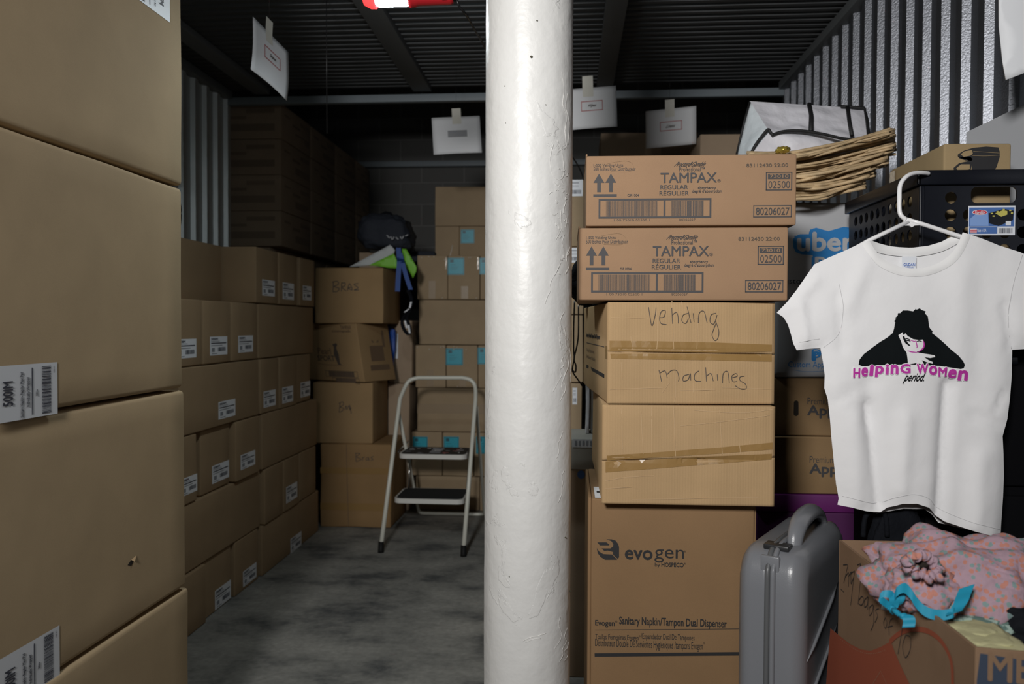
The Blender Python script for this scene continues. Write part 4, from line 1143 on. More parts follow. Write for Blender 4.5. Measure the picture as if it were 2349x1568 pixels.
# lower one first
zT = PY(1560, 690, 1.955).z
vend(EZ + .001, 1381, 1050, zA, 0.6, 'crushed taped brown box under the one marked Vending machines', 21, None,
     [[(1392, 1044), (1480, 1038), (1640, 1026), (1772, 1014), (1772, 1030), (1640, 1040), (1500, 1048), (1392, 1056)],
      [(1389, 1058), (1480, 1054), (1620, 1046), (1770, 1040), (1770, 1053), (1600, 1066), (1480, 1076), (1389, 1083)]], cr2, .62, (.435, .49))
t_, vf, vw, vh = vend(zA, 1394, 800, zT, 4.2, 'brown box marked Vending machines in pen, taped across its middle', 8, VE + MA,
     [[(1398, 781), (1500, 782), (1640, 785), (1770, 790), (1770, 806), (1640, 808), (1500, 806), (1398, 805)],
      [(1400, 811), (1500, 811), (1640, 812), (1770, 812), (1770, 829), (1640, 826), (1500, 824), (1402, 822)]], cr1, .66, (.515, .49))
sf = Fr(vf.o - vf.ex * .0005, -vf.ey, vf.ex)   # left side of the Vending box
sf.o = sf.o + vf.ey * .66
q = MB(); L_ = .66
q.text(sf, 'Sanitary Napkin/Tampon Dual Dispenser', .12, .150, .50, .166, 'ink_grey', bold=.02); q.rect(sf, .12, .135, .60, .137, 'ink_grey')
q.text(sf, 'Toallas Femeninas', .12, .110, .35, .120, 'ink_pen'); q.text(sf, 'Distributeur Double', .12, .09, .38, .10, 'ink_pen'); q.rect(sf, .12, .058, .60, .068, 'ink_black')
q.build('printing', t_)
q = MB(); q.rect(sf, .62, .108, .658, .140, 'tape_brown', .001); q.build('packing_tape', t_)

# ---- the two TAMPAX cartons (same printing)
def tampax(x0px, z0, z1, yaw, label, dy=0):
    f = Fr((PY(x0px, 600, VY).x, VY + dy, z0), yaw=yaw); w = .4985; h = z1 - z0 - .003
    X = lambda u: (u - 1343.5) / (1813.5 - 1343.5) * w
    Z = lambda v: (516.5 - v) / (516.5 - 354) * h
    q = MB(); K = 'ink_grey'
    T = lambda s, u0, v0, u1, v1, **k: q.text(f, s, X(u0), Z(v1), X(u1), Z(v0), k.pop('m', K), **k)
    B = lambda u0, v0, u1, v1, m=K, off=.0008: q.rect(f, X(u0), Z(v1), X(u1), Z(v0), m, off)
    T('1-500 Vending Units', 1360, 373, 1427, 381, bold=.0); T('500 Boîtes Pour Distributeur', 1360, 380.5, 1455, 389, bold=.0)
    T('Procter&Gamble', 1541, 370, 1617, 381, bold=.004, shear=.15); T('Professional™', 1553, 382, 1610, 392, bold=.01)
    T('TAMPAX', 1511, 395, 1637, 418, bold=.014); T('®', 1638, 410.5, 1646, 418)
    T('REGULAR', 1511, 423, 1573, 433, bold=.012); T('RÉGULIER', 1509, 434.5, 1575, 447, bold=.012)
    T('absorbency', 1595, 427, 1635, 435, bold=.015); T("degré d'absorption", 1582, 434, 1648, 443, bold=.015)
    T('OR1004', 1437, 443, 1463, 449, bold=.005)
    T('83112430 22:00', 1702, 376, 1794, 384, bold=.01, m='ink_pen')
    for u in (1360, 1387):
        for pts in ([(u, 416.5), (u + 12.5, 395.5), (u + 25, 416.5)], [(u + 8.5, 416.5), (u + 17, 416.5), (u + 17, 438), (u + 8.5, 438)]):
            q.poly(f, [(X(a), Z(b)) for a, b in pts], K, pix=False)
    B(1360, 443, 1413, 449)
    # bar code frame
    B(1372, 453.5, 1625.5, 458); B(1372, 494.5, 1625.5, 499); B(1372, 458, 1376, 494.5); B(1621.5, 458, 1625.5, 494.5); B(1518.5, 458, 1523, 494.5)
    q.barcode(f, X(1389), Z(494), X(1506), Z(459), K, 21, .00062, .001); q.barcode(f, X(1536), Z(494), X(1608), Z(459), K, 8, .00062, .001)
    T('1 00 73010 02500 1', 1407, 500, 1488, 505.5, m='ink_pen'); T('80206027', 1554, 500, 1590, 505.5, m='ink_pen')
    B(1745.5, 395.5, 1803.5, 397.5); B(1745.5, 435, 1803.5, 437.5); B(1745.5, 395.5, 1748, 437); B(1801, 395.5, 1803.5, 437)
    B(1750, 399.5, 1799, 411.5); T('73010', 1754, 401.5, 1795, 409.5, m='card_tampax', off=.0016, bold=.01)
    T('02500', 1751, 416, 1798.5, 432.5, bold=.0)
    B(1718.5, 471, 1803, 473); B(1718.5, 496, 1803, 498.5); B(1718.5, 471, 1720.5, 498); B(1801, 471, 1803, 498)
    T('80206027', 1724, 476, 1798, 493, bold=.01)
    q.stroke(f, [(X(a), Z(b)) for a, b in ((1385, 378), (1395, 372), (1430, 367), (1446, 372), (1450, 384), (1438, 392), (1400, 391))], .0003, 'ink_faint', pix=False)
    e = MB(); e.rbox(Fr(f.o, yaw=yaw), .004, .3, .006, 'card_tampax', .001, o=(-.001, .0, h - .002)); 
    return carton(f, w, .33, h, 'card_tampax', label, 'TAMPAX cartons', r=.0045, n=8, amp=.0, seed=3, parts=[('printing', q), ('corner_fold', e)])
zU = PY(1560, 519, 1.95).z
tampax(1327.5, zT + .001, zU, .35, 'lower of the two TAMPAX cartons, resting on the Vending machines box')
tampax(1343.5, zU + .001, PY(1560, 353, 1.95).z, .1, 'upper of the two TAMPAX cartons, topmost of the vending unit stack')

# far boxes on the right seen between the signs
for (x0, x1, Y, zt, n_, g) in ((PY(1378, 330, 5.2).x, PY(1602, 330, 5.2).x, 5.2, PY(1480, 303, 5.2).z, 4, 'left'), (PY(1606, 330, 4.5).x, PY(1745, 330, 4.5).x, 4.5, PY(1660, 306, 4.5).z, 4, 'right')):
    for k in range(n_):
        f = Fr((x0, Y, zt * k / n_)); ps = []
        if k == n_ - 1: ps = [('printing', dark_print(f, x1 - x0, zt / n_, 3))]
        carton(f, x1 - x0, .40, zt / n_ - .003, 'card_dark', 'dim brown box in the %s far stack behind the TAMPAX cartons, %s' % (g, ['on the floor', 'second tier', 'third tier', 'topmost'][k]), 'far boxes behind the TAMPAX cartons', parts=ps, n=3, amp=.004, seed=200 + k)

# ================================================================ right wall shelf group: uber prints box, apparel boxes, purple box
UY = 2.70
zz = [PY(1850, v, UY).z for v in (1190, 1133, 1000, 866, 462)]
pb = Fr((PY(1735, 1160, UY).x, UY, 0)); xr = 1.245
pw = xr - pb.o.x
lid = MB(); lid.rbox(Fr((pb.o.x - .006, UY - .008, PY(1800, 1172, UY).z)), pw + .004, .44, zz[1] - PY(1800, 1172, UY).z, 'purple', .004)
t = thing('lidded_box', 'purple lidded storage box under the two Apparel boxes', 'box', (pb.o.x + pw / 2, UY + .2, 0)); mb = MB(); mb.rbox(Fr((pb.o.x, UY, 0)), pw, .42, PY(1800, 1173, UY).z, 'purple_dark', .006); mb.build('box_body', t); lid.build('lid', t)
for k, (z0, z1, ud, lab) in enumerate(((zz[1], zz[2], 5, 'lower of the two brown boxes lettered Premium Apparel, behind the T-shirt'), (zz[2], zz[3], 0, 'upper of the two brown boxes lettered Premium Apparel, with an oval hand hole'))):
    f = Fr((PY(1738, 1000, UY).x, UY + k * .004, z0 + .001)); q = MB(); v = 1000 if k == 0 else 866
    q.ptext(f, 'Premium', 1852 + ud, v + 46, 1910 + ud, v + 61, 'ink_grey'); q.ptext(f, 'Apparel', 1851 + ud, v + 64, 1975 + ud, v + 93, 'ink_grey', bold=.03)
    ps = [('printing', q)]
    if k == 1:
        hh = MB(); c0 = f.px(1826, 936); hh.poly(f, [(c0[0] + .008 * math.cos(a * .3927), c0[1] + (.018 if math.sin(a * .3927) > 0 else -.018) + .008 * math.sin(a * .3927)) for a in range(16)], 'hole_dark', .001, pix=False); ps.append(('hand_hole', hh))
    carton(f, xr - f.o.x, .42, z1 - z0 - .003, 'card_app', lab, 'Apparel boxes', parts=ps, n=4, amp=.003, seed=77 + k)
f = Fr((PY(1772, 700, UY).x, UY - .01, zz[3] + .001)); q = MB()
for (s, r_, bo) in (('uber', (1824, 528, 1965, 578), .13), ('prints', (1866, 578, 2010, 624), .13)): q.ptext(f, s, r_[0] - 5, r_[1] - 5, r_[2] + 5, r_[3] + 5, 'uber_blue', bold=bo, off=.001)
q.poly(f, [(1822, 545), (1835, 537), (1855, 537), (1858, 527), (1872, 522), (1900, 530), (1935, 520), (1975, 525), (2010, 560), (2010, 610), (1930, 606), (1875, 606), (1865, 585), (1838, 583), (1824, 572)], 'uber_blue', .0008)
q.ptext(f, 'uber', 1827, 531, 1960, 577, 'uber_white_shaded', bold=.03, off=.0034); q.ptext(f, 'prints', 1868, 580, 2005, 622, 'uber_white_shaded', bold=.03, off=.0034)
q2 = q; q.ptext(f, 'Custom Apparel', 1784, 638, 1930, 654, 'navy_ink', off=.001)
q = MB(); q.ptext(f, 'p', 1861, 800, 1884, 828, 'uber_blue', bold=.10); q.ptext(f, 'p', 1866, 803, 1880, 824, 'uber_white_shaded', off=.002); q.ptext(f, 'Custom Apparel', 1808, 829, 1915, 846, 'uber_blue', off=.001)
q.stroke(f, [(1820, 848), (1850, 852), (1900, 850)], .001, 'uber_blue')
mb = MB(); mb.rbox(f, xr - f.o.x, .40, zz[4] - zz[3] - .002, 'uber_white_shaded', .02, 10, .008, 5)
t = thing('printed_bag', 'stiff white uber prints bag, blue lettering, standing on the Apparel boxes', 'bag', f.o + Vector((.2, .2, 0))); mb.build('bag_body', t)
q2.build('printing', t); q.build('printing', t)

# ---- woven willow trays
WY = 2.66
t = thing('willow_basket', 'stack of loosely woven pale willow strands, fanned out on the white printed bag', 'basket', (PY(1900, 455, WY).x, WY, zz[4]))
r5 = random.Random(8)
layers = [((1725, 366), (1860, 350), (2052, 308), 34, 60), ((1730, 390), (1870, 376), (2055, 340), 38, 64), ((1730, 412), (1870, 402), (2038, 366), 40, 64), ((1740, 432), (1880, 424), (2008, 392), 38, 60), ((1745, 448), (1880, 444), (1985, 420), 28, 50)]
for li, (a, b, c, hgt, ns) in enumerate(layers):
    mb = MB()
    for k in range(ns):
        o1, o2, o3 = (r5.uniform(-hgt / 2, hgt / 2) for _ in range(3))
        yy = WY + r5.uniform(-.12, .20); e = r5.uniform(-14, 2)
        pts = []
        cc = [(a[0] + r5.uniform(-15, 10), a[1] + o1 * .9 + r5.uniform(-3, 3)), ((a[0] + b[0]) / 2, (a[1] + b[1]) / 2 + o1 * .6 + 3), (b[0], b[1] + (o1 + o2) * .4 + 3), ((b[0] + c[0]) / 2, (b[1] + c[1]) / 2 + o2 * .6 + 2), (c[0] + e, c[1] + o2 * .8)]
        for (u, v) in spline(cc, 4):
            v = min(v, 459)
            pts.append(PY(u, v, yy + .02 * math.sin(u * .03 + k)))
        mb.tube(pts, r5.uniform(.0032, .0060), 'wicker', 7)
    mb.build('woven_strands', t)
# glittery trinket on the strands
mb = MB(); mb.blob(PY(1795, 344, 2.55), (.022, .02, .010), 'foil_gold', .6, 4, 16, 10); tag(mb.build('glitter_ornament', None, PY(1795, 350, 2.55)), 'small glittery trinket lying between white bag and willow strands', 'ornament')

# ---- white insulated bag with black piping
t = thing('white_bag', 'white zipped storage bag with black piping, lying on the willow strands near the ribbed wall', 'bag', PY(1850, 355, 2.95))
def quadsheet(A, B, C, D, n, mt, amp, seed):
    """TL TR BR BL corners -> wrinkled sheet"""
    mb = MB(); V = []; F = []
    A, B, C, D = map(Vector, (A, B, C, D)); nn = (B - A).cross(D - A).normalized()
    for j in range(n + 1):
        for i in range(n + 1):
            a, b = i / n, j / n
            p_ = A.lerp(B, a).lerp(D.lerp(C, a), b); e = min(1, 6 * a, 6 * (1 - a), 6 * b, 6 * (1 - b))
            V.append(p_ + nn * amp * e * (noise.noise(p_ * 9 + Vector((seed, 0, 0))) + .5 * noise.noise(p_ * 22)))
    for j in range(n):
        for i in range(n): k = j * (n + 1) + i; F.append((k, k + 1, k + n + 2, k + n + 1))
    mb.add(V, F, mt, True); return mb
WB = 2.86
c1, c2 = PY(1720, 232, 2.97), PY(1982, 249, 3.03)     # back top ridge
k1, k2 = PY(1765, 302, WB), PY(1992, 320, WB + .05)   # front top crease
l1, l2 = PY(1722, 356, WB - .02), PY(1998, 372, WB + .02)
bl = PY(1690, 356, 2.96)
top = quadsheet(c1, c2, k2, k1, 16, 'white_poly', .02, 1); top.build('top_panel', t)
quadsheet(k1, k2, l2, l1, 16, 'white_poly', .02, 2).build('front_panel', t)
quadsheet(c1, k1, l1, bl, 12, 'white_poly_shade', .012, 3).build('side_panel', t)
br = PY(1996, 372, 3.02)
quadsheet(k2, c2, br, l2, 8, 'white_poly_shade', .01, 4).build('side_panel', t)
quadsheet(c2, c1, bl, br, 8, 'white_poly', .01, 5).build('back_panel', t)
quadsheet(l1, l2, br, bl, 8, 'white_poly', .004, 6).build('bottom_panel', t)
mb = MB()
def pl(pts, Y, r=.0055): mb.tube([PY(u, v, Y) for u, v in spline(pts, 5)], r, 'piping_black', 8)
pl([(1721, 356), (1733, 333), (1750, 310), (1762, 297), (1767, 303), (1774, 311)], WB - .015)
pl([(1772, 309), (1800, 301), (1840, 300), (1890, 308), (1935, 318), (1990, 322)], WB - .012)
mb.tube([PY(u, v, Y) for u, v, Y in ((1720, 234, 2.96), (1707, 280, 2.955), (1689, 357, 2.95))], .004, 'piping_black', 8)
mb.tube([PY(u, v, Y) for u, v, Y in ((1856, 239, 2.975), (1861, 264, 2.925), (1860, 300, 2.85))], .008, 'piping_black', 8)
mb.tube([PY(u, v, Y) for u, v, Y in ((1944, 245, 2.99), (1948, 275, 2.935), (1954, 310, 2.87))], .007, 'piping_black', 8)
mb.tube([PY(u, v, Y) for u, v, Y in ((1930, 244, 3.0), (1983, 248, 3.01), (1989, 275, 2.95), (1992, 305, 2.90), (1992, 322, 2.88))], .006, 'piping_black', 8)
mb.build('piping', t)

# ================================================================ black perforated crate and what stands in it
CRY = 2.03
co = PY(2113, 400, CRY); cz1 = PY(2200, 391, CRY).z; cz0 = cz1 - .34; cx0 = co.x; cx1 = XR - .04; cdep = .50
t = thing('plastic_crate', 'black plastic crate with round holes, behind the clothes hanger', 'crate', (cx0 + .2, CRY + .25, cz0))
def perforated(f, w, h, name, pitch, rad, handle=None, skip=None, margin=.03, top=.045):
    holes = []
    nx = int((w - 2 * margin) / pitch); sx = (w - (nx - 1) * pitch) / 2
    nz = int((h - margin - top) / pitch)
    for j in range(nz):
        for i in range(nx):
            cx_, cz_ = sx + i * pitch, h - top - pitch / 2 - j * pitch
            if handle and handle[0] - rad * 1.2 < cx_ < handle[2] + rad * 1.2 and handle[1] - rad * 1.3 < cz_ < handle[3] + rad * 1.3: continue
            holes.append([(cx_ + rad * math.cos(a * math.pi / 6), cz_ + rad * math.sin(a * math.pi / 6)) for a in range(12)])
    if handle:
        x0, z0, x1, z1 = handle; r_ = .014; hp = []
        for qx, qz, a0 in ((x1 - r_, z0 + r_, -90), (x1 - r_, z1 - r_, 0), (x0 + r_, z1 - r_, 90), (x0 + r_, z0 + r_, 180)):
            for k in range(5): an = R(a0 + 22.5 * k); hp.append((qx + r_ * math.cos(an), qz + r_ * math.sin(an)))
        holes.append(hp)
    V, F = tri_poly([(0, 0), (w, 0), (w, h), (0, h)], .06, holes)
    mb = MB(); mb.add([f.w(x, 0, z) for x, z in V], F, 'black_plastic'); o = mb.build(name, t); solid(o, .004, 0)
    return holes
ff = Fr((cx0, CRY, cz0)); w = cx1 - cx0; h = cz1 - cz0
ha = ff.px(2226, 466); hb = ff.px(2332, 428)
perforated(ff, w, h, 'front_panel', .0425, .0145, (ha[0], ha[1], hb[0], hb[1]))
fs = Fr((cx0, CRY + cdep, cz0), (0, -1, 0), (1, 0, 0)); perforated(fs, cdep, h, 'side_panel', .0425, .0145)
fb = Fr((cx0, CRY + cdep, cz0)); mb = MB(); mb.rbox(fb, w, .004, h, 'black_plastic', .001); mb.build('back_panel', t)
mb = MB(); mb.rbox(Fr((cx1 - .004, CRY + .003, cz0)), .004, cdep, h, 'black_plastic', .001); mb.build('side_panel', t)
mb = MB(); mb.rbox(Fr((cx0 + .004, CRY + .004, cz0)), w - .008, cdep - .008, .005, 'black_plastic', .001); mb.build('crate_floor', t)
rm = MB(); rh = .036; e = .012
for (x, y, ww, dd) in ((cx0 - e, CRY - e, w + 2 * e, .009), (cx0 - e, CRY - e, .009, cdep + 2 * e), (cx0 - e, CRY + cdep + e - .009, w + 2 * e, .009), (cx1 + e - .009, CRY - e, .009, cdep + 2 * e)):
    rm.rbox(Fr((x, y, cz1 - rh)), ww, dd, rh, 'black_plastic', .003)
for (x, y, ww, dd) in ((cx0 - e, CRY - e, w + 2 * e, .016), (cx0 - e, CRY - e, .016, cdep + 2 * e), (cx0 - e, CRY + cdep - .003, w + 2 * e, .015)):
    rm.rbox(Fr((x, y, cz1 - .005)), ww, dd, .005, 'black_plastic', .002)
rm.rbox(Fr((cx0 - .004, CRY - .004, cz0)), .012, .012, h - rh, 'black_plastic', .003)
rm.build('rim', t)
lf = Fr((cx0, CRY - .0035, cz0)); q = MB(); P_ = lambda u0, v0, u1, v1, m_, off=.0004: q.prect(lf, u0, v0, u1, v1, m_, off)
P_(2221, 472, 2328, 539, 'sticker'); P_(2223, 476, 2326, 519, 'sticker_blue', .0008); P_(2223, 521, 2287, 536, 'sticker_blue', .0008)
q.poly(lf, [(2224, 518), (2224, 502), (2236, 492), (2250, 488), (2266, 487), (2267, 518)], 'sticker_sky', .0012)
q.poly(lf, [(2267, 489), (2302, 479), (2325, 483), (2323, 505), (2290, 518), (2268, 512)], 'black_plastic', .0012)
q.poly(lf, [(2282, 489), (2300, 482), (2310, 484), (2310, 492), (2296, 497)], 'sticker_yellow', .0016)
for a_, b_ in ((2272, 488), (2285, 484), (2314, 481), (2318, 487), (2299, 479), (2276, 494)): P_(a_, b_, a_ + 5, b_ + 3, 'sticker_yellow', .0018)
q.poly(lf, [(2247 + 18 * math.cos(a * .5236), 487 + 6 * math.sin(a * .5236)) for a in range(12)], 'sticker', .0016)
q.poly(lf, [(2247 + 16.5 * math.cos(a * .5236), 487 + 5 * math.sin(a * .5236)) for a in range(12)], 'sticker_red', .002)
q.ptext(lf, 'Sterilite', 2233, 483, 2260, 491, 'sticker', off=.0026, bold=.01, shear=.15)
P_(2306, 507, 2318, 517, 'sticker', .0018); q.ptext(lf, 'Made in USA', 2241, 524, 2262, 532, 'sticker', off=.0014)
P_(2225, 524, 2240, 535, 'sticker', .0012); P_(2225, 527, 2240, 528.5, 'sticker_red', .0018); P_(2225, 531, 2240, 532.5, 'sticker_red', .0018)
a = lf.px(2292, 535); b = lf.px(2322, 523); q.barcode(lf, a[0], a[1], b[0], b[1], 'sticker_ink', 9, .0006, .001)
q.build('product_label', t)
# cardboard box in the crate
bx = PY(2166, 330, 2.10); bt = PY(2240, 329, 2.10).z
f = Fr((bx.x, 2.10, cz0 + .007), yaw=0); bw = f.px(2321, 350)[0]
q = MB()
K = 'ink_black'
q.poly(f, [(2232, 339), (2262, 336), (2290, 338), (2293, 348), (2293, 360), (2286, 382), (2276, 400), (2228, 400), (2229, 376), (2218, 366), (2204, 363), (2197, 359), (2197, 354), (2212, 345)], K)
q.poly(f, [(2203, 354), (2212, 347), (2229, 344), (2231, 352), (2226, 357), (2210, 360)], 'card_boot', .0014)
q.poly(f, [(2196, 357), (2203, 361), (2226, 360), (2231, 365), (2228, 369), (2215, 368), (2200, 363)], K)
q.poly(f, [(2187, 385), (2200, 374), (2228, 368), (2230, 374), (2226, 392), (2196, 394), (2188, 391)], K, .0006)
q.poly(f, [(2193, 386), (2204, 377), (2224, 377), (2224, 388), (2212, 392), (2196, 391)], 'card_boot', .0014)
q.stroke(f, [(2232, 347), (2260, 349), (2292, 351)], .0008, 'card_boot', .0016); q.stroke(f, [(2229, 357), (2260, 358), (2292, 356)], .0008, 'card_boot', .0016)
e2 = MB(); g2 = Fr((bx.x - .001, 2.45, f.o.z), (0, -1, 0), (1, 0, 0)); h_ = bt - f.o.z
e2.rect(g2, .30 - .29, h_ * .05, .05, h_ * .98, 'tape_clear', .001); 
e3 = MB(); 
for z__ in (.62, .66, .70, .745, .79): e3.blob(g2.w(.008, -.003, h_ * z__), (.003, .003, .002), 'chrome', .3, z__ * 9, 8, 6)
carton(f, bw, .34, h_, 'card_boot', 'brown box printed with two black clog shapes, standing in the black crate', r=.006, n=6, amp=.002, seed=31, parts=[('printing', q), ('packing_tape', e2)])
# grey boards against the ribbed wall
mb = MB(); 
def slab(pts, mt, th):
    P0 = [Vector(p) for p in pts]; nn = (P0[1] - P0[0]).cross(P0[2] - P0[0]).normalized() * th; n = len(P0)
    mb.add(P0 + [p_ + nn for p_ in P0], [tuple(range(n)), tuple(range(2 * n - 1, n - 1, -1))] + [(k, k + n, (k + 1) % n + n, (k + 1) % n) for k in range(n)], mt)
slab([PY(2217, 303, 2.36), PY(2420, 205, 2.22), PY(2420, 470, 2.22), PY(2212, 470, 2.36)], 'board_grey', .006)
tag(mb.build('foam_board', None, PY(2300, 420, 2.3)), 'pale grey board leaning behind the box with clog shapes', 'board')
t = thing('hanging_cloth', 'white cloth hanging in the top right corner against the ribbed wall', 'cloth', PY(2330, 0, 2.0))
mb = MB(); f_ = Fr((0, 2.02, 0)); V, Fc = tri_poly([f_.px(*p_) for p_ in ((2294, -140), (2292, 60), (2298, 140), (2306, 184), (2349, 168), (2440, 158), (2440, -140))], .03)
mb.add([(x, 2.02 + .015 * noise.noise(Vector((x * 9, z * 4, 2))), z) for x, z in V], Fc, 'paper', True); o = mb.build('cloth_sheet', t); solid(o, .004, -1)
mb = MB(); mb.tube([PY(2440, -125, 2.03), PY(2280, -135, 2.03)], .008, 'chrome', 8); 
for u in (2300, 2420): q_ = PY(u, -132, 2.03); mb.tube([q_, Vector((q_.x, q_.y, ZC))], .003, 'chrome', 6)
mb.build('hanging_rod', t)

# crate below, and black bags under the shirt
t = thing('storage_cabinet', 'black plastic storage unit that carries the perforated crate, behind the T-shirt', 'storage unit', (cx0 + .2, CRY + .25, 0))
mb = MB(); mb.rbox(Fr((cx0 + .01, CRY + .03, .0)), w - .03, cdep - .06, cz0 - .004, 'black_board', .01); mb.build('cabinet', t)
for k in range(3):
    mb = MB(); hz = cz0 / 3; mb.rbox(Fr((cx0 + .03, CRY + .016, k * hz + .012)), w - .07, .013, hz - .024, 'black_board', .005); d_ = mb.build('drawer', t)
    m2 = MB(); m2.rbox(Fr((cx0 + .12, CRY + .005, k * hz + hz * .7)), .12, .012, .02, 'black_plastic', .004); m2.build('handle', d_)
t = thing('duffel_bag', 'black cloth bag standing behind the open box, below the T-shirt hem', 'bag', PY(2040, 1240, 1.9))
bz = PY(2040, 1166, 1.9).z
mb = MB(); mb.blob((.79, 1.985, bz * .5), (.078, .03, bz * .5), 'black_cloth', .08, 6, 40, 30, .55, zmin=0); mb.build('bag_body', t)
mb = MB(); mb.tube([PY(u, v, 1.955) for u, v in spline([(1980, 1230), (1985, 1185), (2005, 1172), (2030, 1180), (2035, 1230)], 5)], .006, 'black_cloth', 8); mb.build('handle', t)
mb = MB(); mb.rbox(Fr((1.085, 1.86, 0)), .022, .05, 1.22, 'trim_metal', .003); tag(mb.build('metal_post', None, (1.09, 1.87, 0)), 'narrow grey metal upright at the right edge beside the T-shirt', 'post')

# ================================================================ T-shirt on its hanger
SY = 1.925
sf = Fr((0, SY, 0))
px2 = lambda pts: [sf.px(*p_) for p_ in pts]
front_px = [(1993, 551), (1965, 562), (1935, 576), (1900, 591), (1868, 606), (1850, 632), (1828, 664), (1806, 692), (1782, 717), (1798, 728), (1808, 745), (1815, 768), (1820, 788), (1828, 803), (1850, 800), (1882, 797),
            (1888, 830), (1892, 860), (1891, 890), (1899, 915), (1904, 960), (1908, 1010), (1913, 1060), (1918, 1110), (1924, 1142), (1921, 1157), (1950, 1161), (1985, 1170), (2016, 1172), (2030, 1160), (2060, 1149), (2090, 1148), (2120, 1158), (2143, 1180), (2160, 1192), (2200, 1205), (2250, 1219), (2295, 1232),
            (2297, 1195), (2301, 1140), (2303, 1090), (2302, 1040), (2300, 1000), (2311, 960), (2317, 910), (2321, 860), (2322, 802), (2350, 800), (2405, 806), (2412, 780), (2420, 740), (2430, 700), (2412, 660), (2392, 622), (2372, 592), (2340, 578), (2290, 562), (2245, 547), (2203, 534),
            (2192, 558), (2178, 580), (2160, 596), (2138, 608), (2112, 615), (2088, 616), (2062, 613), (2040, 605), (2020, 593), (2006, 576)]
back_px = [(1993, 551), (1965, 562), (1935, 576), (1900, 591), (1868, 606), (1850, 632), (1828, 664), (1806, 692), (1782, 717), (1798, 728), (1808, 745), (1815, 768), (1820, 788), (1828, 803), (1850, 800), (1882, 797),
           (1888, 830), (1892, 860), (1891, 890), (1899, 915), (1904, 960), (1908, 1010), (1913, 1060), (1918, 1110), (1924, 1142), (1927, 1158), (1960, 1163), (1985, 1174), (2020, 1183), (2040, 1178), (2080, 1170), (2130, 1172), (2150, 1186), (2165, 1205), (2210, 1216), (2250, 1224), (2291, 1229),
           (2297, 1195), (2301, 1140), (2303, 1090), (2302, 1040), (2300, 1000), (2311, 960), (2317, 910), (2321, 860), (2322, 802), (2350, 800), (2405, 806), (2412, 780), (2420, 740), (2430, 700), (2412, 660), (2392, 622), (2372, 592), (2340, 578), (2290, 562), (2245, 547), (2203, 534),
           (2170, 552), (2140, 561), (2100, 566), (2060, 564), (2030, 559), (2010, 554)]
FP, BP = px2(front_px), px2(back_px)
c_x = lambda u: sf.px(u, 800)[0]
XA, XB = c_x(1890), c_x(2315); ZT_, ZB_ = sf.px(2100, 600)[1], sf.px(2100, 1200)[1]
def edge_d(x, z, P):
    m_ = 9
    for i in range(len(P)):
        a = P[i]; b = P[(i + 1) % len(P)]; dx, dz = b[0] - a[0], b[1] - a[1]; L = dx * dx + dz * dz
        k = max(0, min(1, ((x - a[0]) * dx + (z - a[1]) * dz) / L)) if L else 0
        d = (a[0] + dx * k - x) ** 2 + (a[1] + dz * k - z) ** 2
        if d < m_: m_ = d
    return math.sqrt(m_)
SIDE = [p_ for p_ in FP[0:26]]; SIDER = [p_ for p_ in FP[37:57]]
def seg_d(x, z, P):
    m_ = 9
    for i in range(len(P) - 1):
        a = P[i]; b = P[i + 1]; dx, dz = b[0] - a[0], b[1] - a[1]; L = dx * dx + dz * dz
        k = max(0, min(1, ((x - a[0]) * dx + (z - a[1]) * dz) / L)) if L else 0
        d = (a[0] + dx * k - x) ** 2 + (a[1] + dz * k - z) ** 2
        if d < m_: m_ = d
    return math.sqrt(m_)
def crs(x, z, a, b, wd, dp):
    """a soft crease between two picture points"""
    d = seg_d(x, z, [a, b]); return dp * math.exp(-(d / wd) ** 2)
CRS = [((1921, 680), (1930, 800), .012, .006), ((2300, 700), (2318, 800), .01, .008), ((1990, 930), (2015, 1160), .012, .016), ((2172, 880), (2145, 1180), .014, .018), ((1990, 870), (1988, 960), .02, .006), ((2230, 950), (2290, 975), .010, .006),
       ((2300, 900), (2285, 940), .008, .008), ((1905, 925), (1950, 900), .008, .005), ((2070, 960), (2055, 1120), .018, -.010), ((1835, 700), (1850, 795), .010, -.008), ((1810, 700), (1870, 640), .012, -.006), ((2240, 1050), (2225, 1200), .02, -.010), ((1960, 960), (1965, 1140), .02, -.008),
       ((1928, 890), (2000, 878), .006, .003), ((2200, 620), (2195, 840), .03, -.008), ((1985, 600), (1940, 700), .02, -.006)]
CRS = [(sf.px(*a), sf.px(*b), c, d) for a, b, c, d in CRS]
def fy(x, z):
    s = (x - XA) / (XB - XA); tt = max(0, min(1.1, (ZT_ - z) / (ZT_ - ZB_)))
    e = min(seg_d(x, z, SIDE), seg_d(x, z, SIDER)); g = 1 - math.exp(-(e / .03) ** 1.2)
    d = .020 * g * (.45 + .55 * tt)
    d += g * (.010 * tt ** 1.5 * math.sin(s * 13 + .8 + tt) + .008 * noise.noise(Vector((x * 6, z * 4, 1))) + .0012 * noise.noise(Vector((x * 30, z * 24, 4))))
    for a, b, wd, dp in CRS: d -= crs(x, z, a, b, wd, dp) * min(1, g * 2)
    return SY - d
def by(x, z):
    e = min(seg_d(x, z, SIDE), seg_d(x, z, SIDER)); g = 1 - math.exp(-(e / .03) ** 1.2)
    tt = max(0, min(1.1, (ZT_ - z) / (ZT_ - ZB_)))
    return SY + .001 + g * (.022 + .006 * tt * math.sin(x * 30)) 
t = thing('t_shirt', 'white Helping Women period T-shirt hanging from the crate on the white hanger', 'T-shirt', (PY(2100, 900, SY).x, SY, PY(2100, 1200, SY).z))
V, Fc = tri_poly(FP, .0115); mb = MB(); mb.add([(x, fy(x, z), z) for x, z in V], Fc, 'shirt_w', True); o = mb.build('front_panel', t)
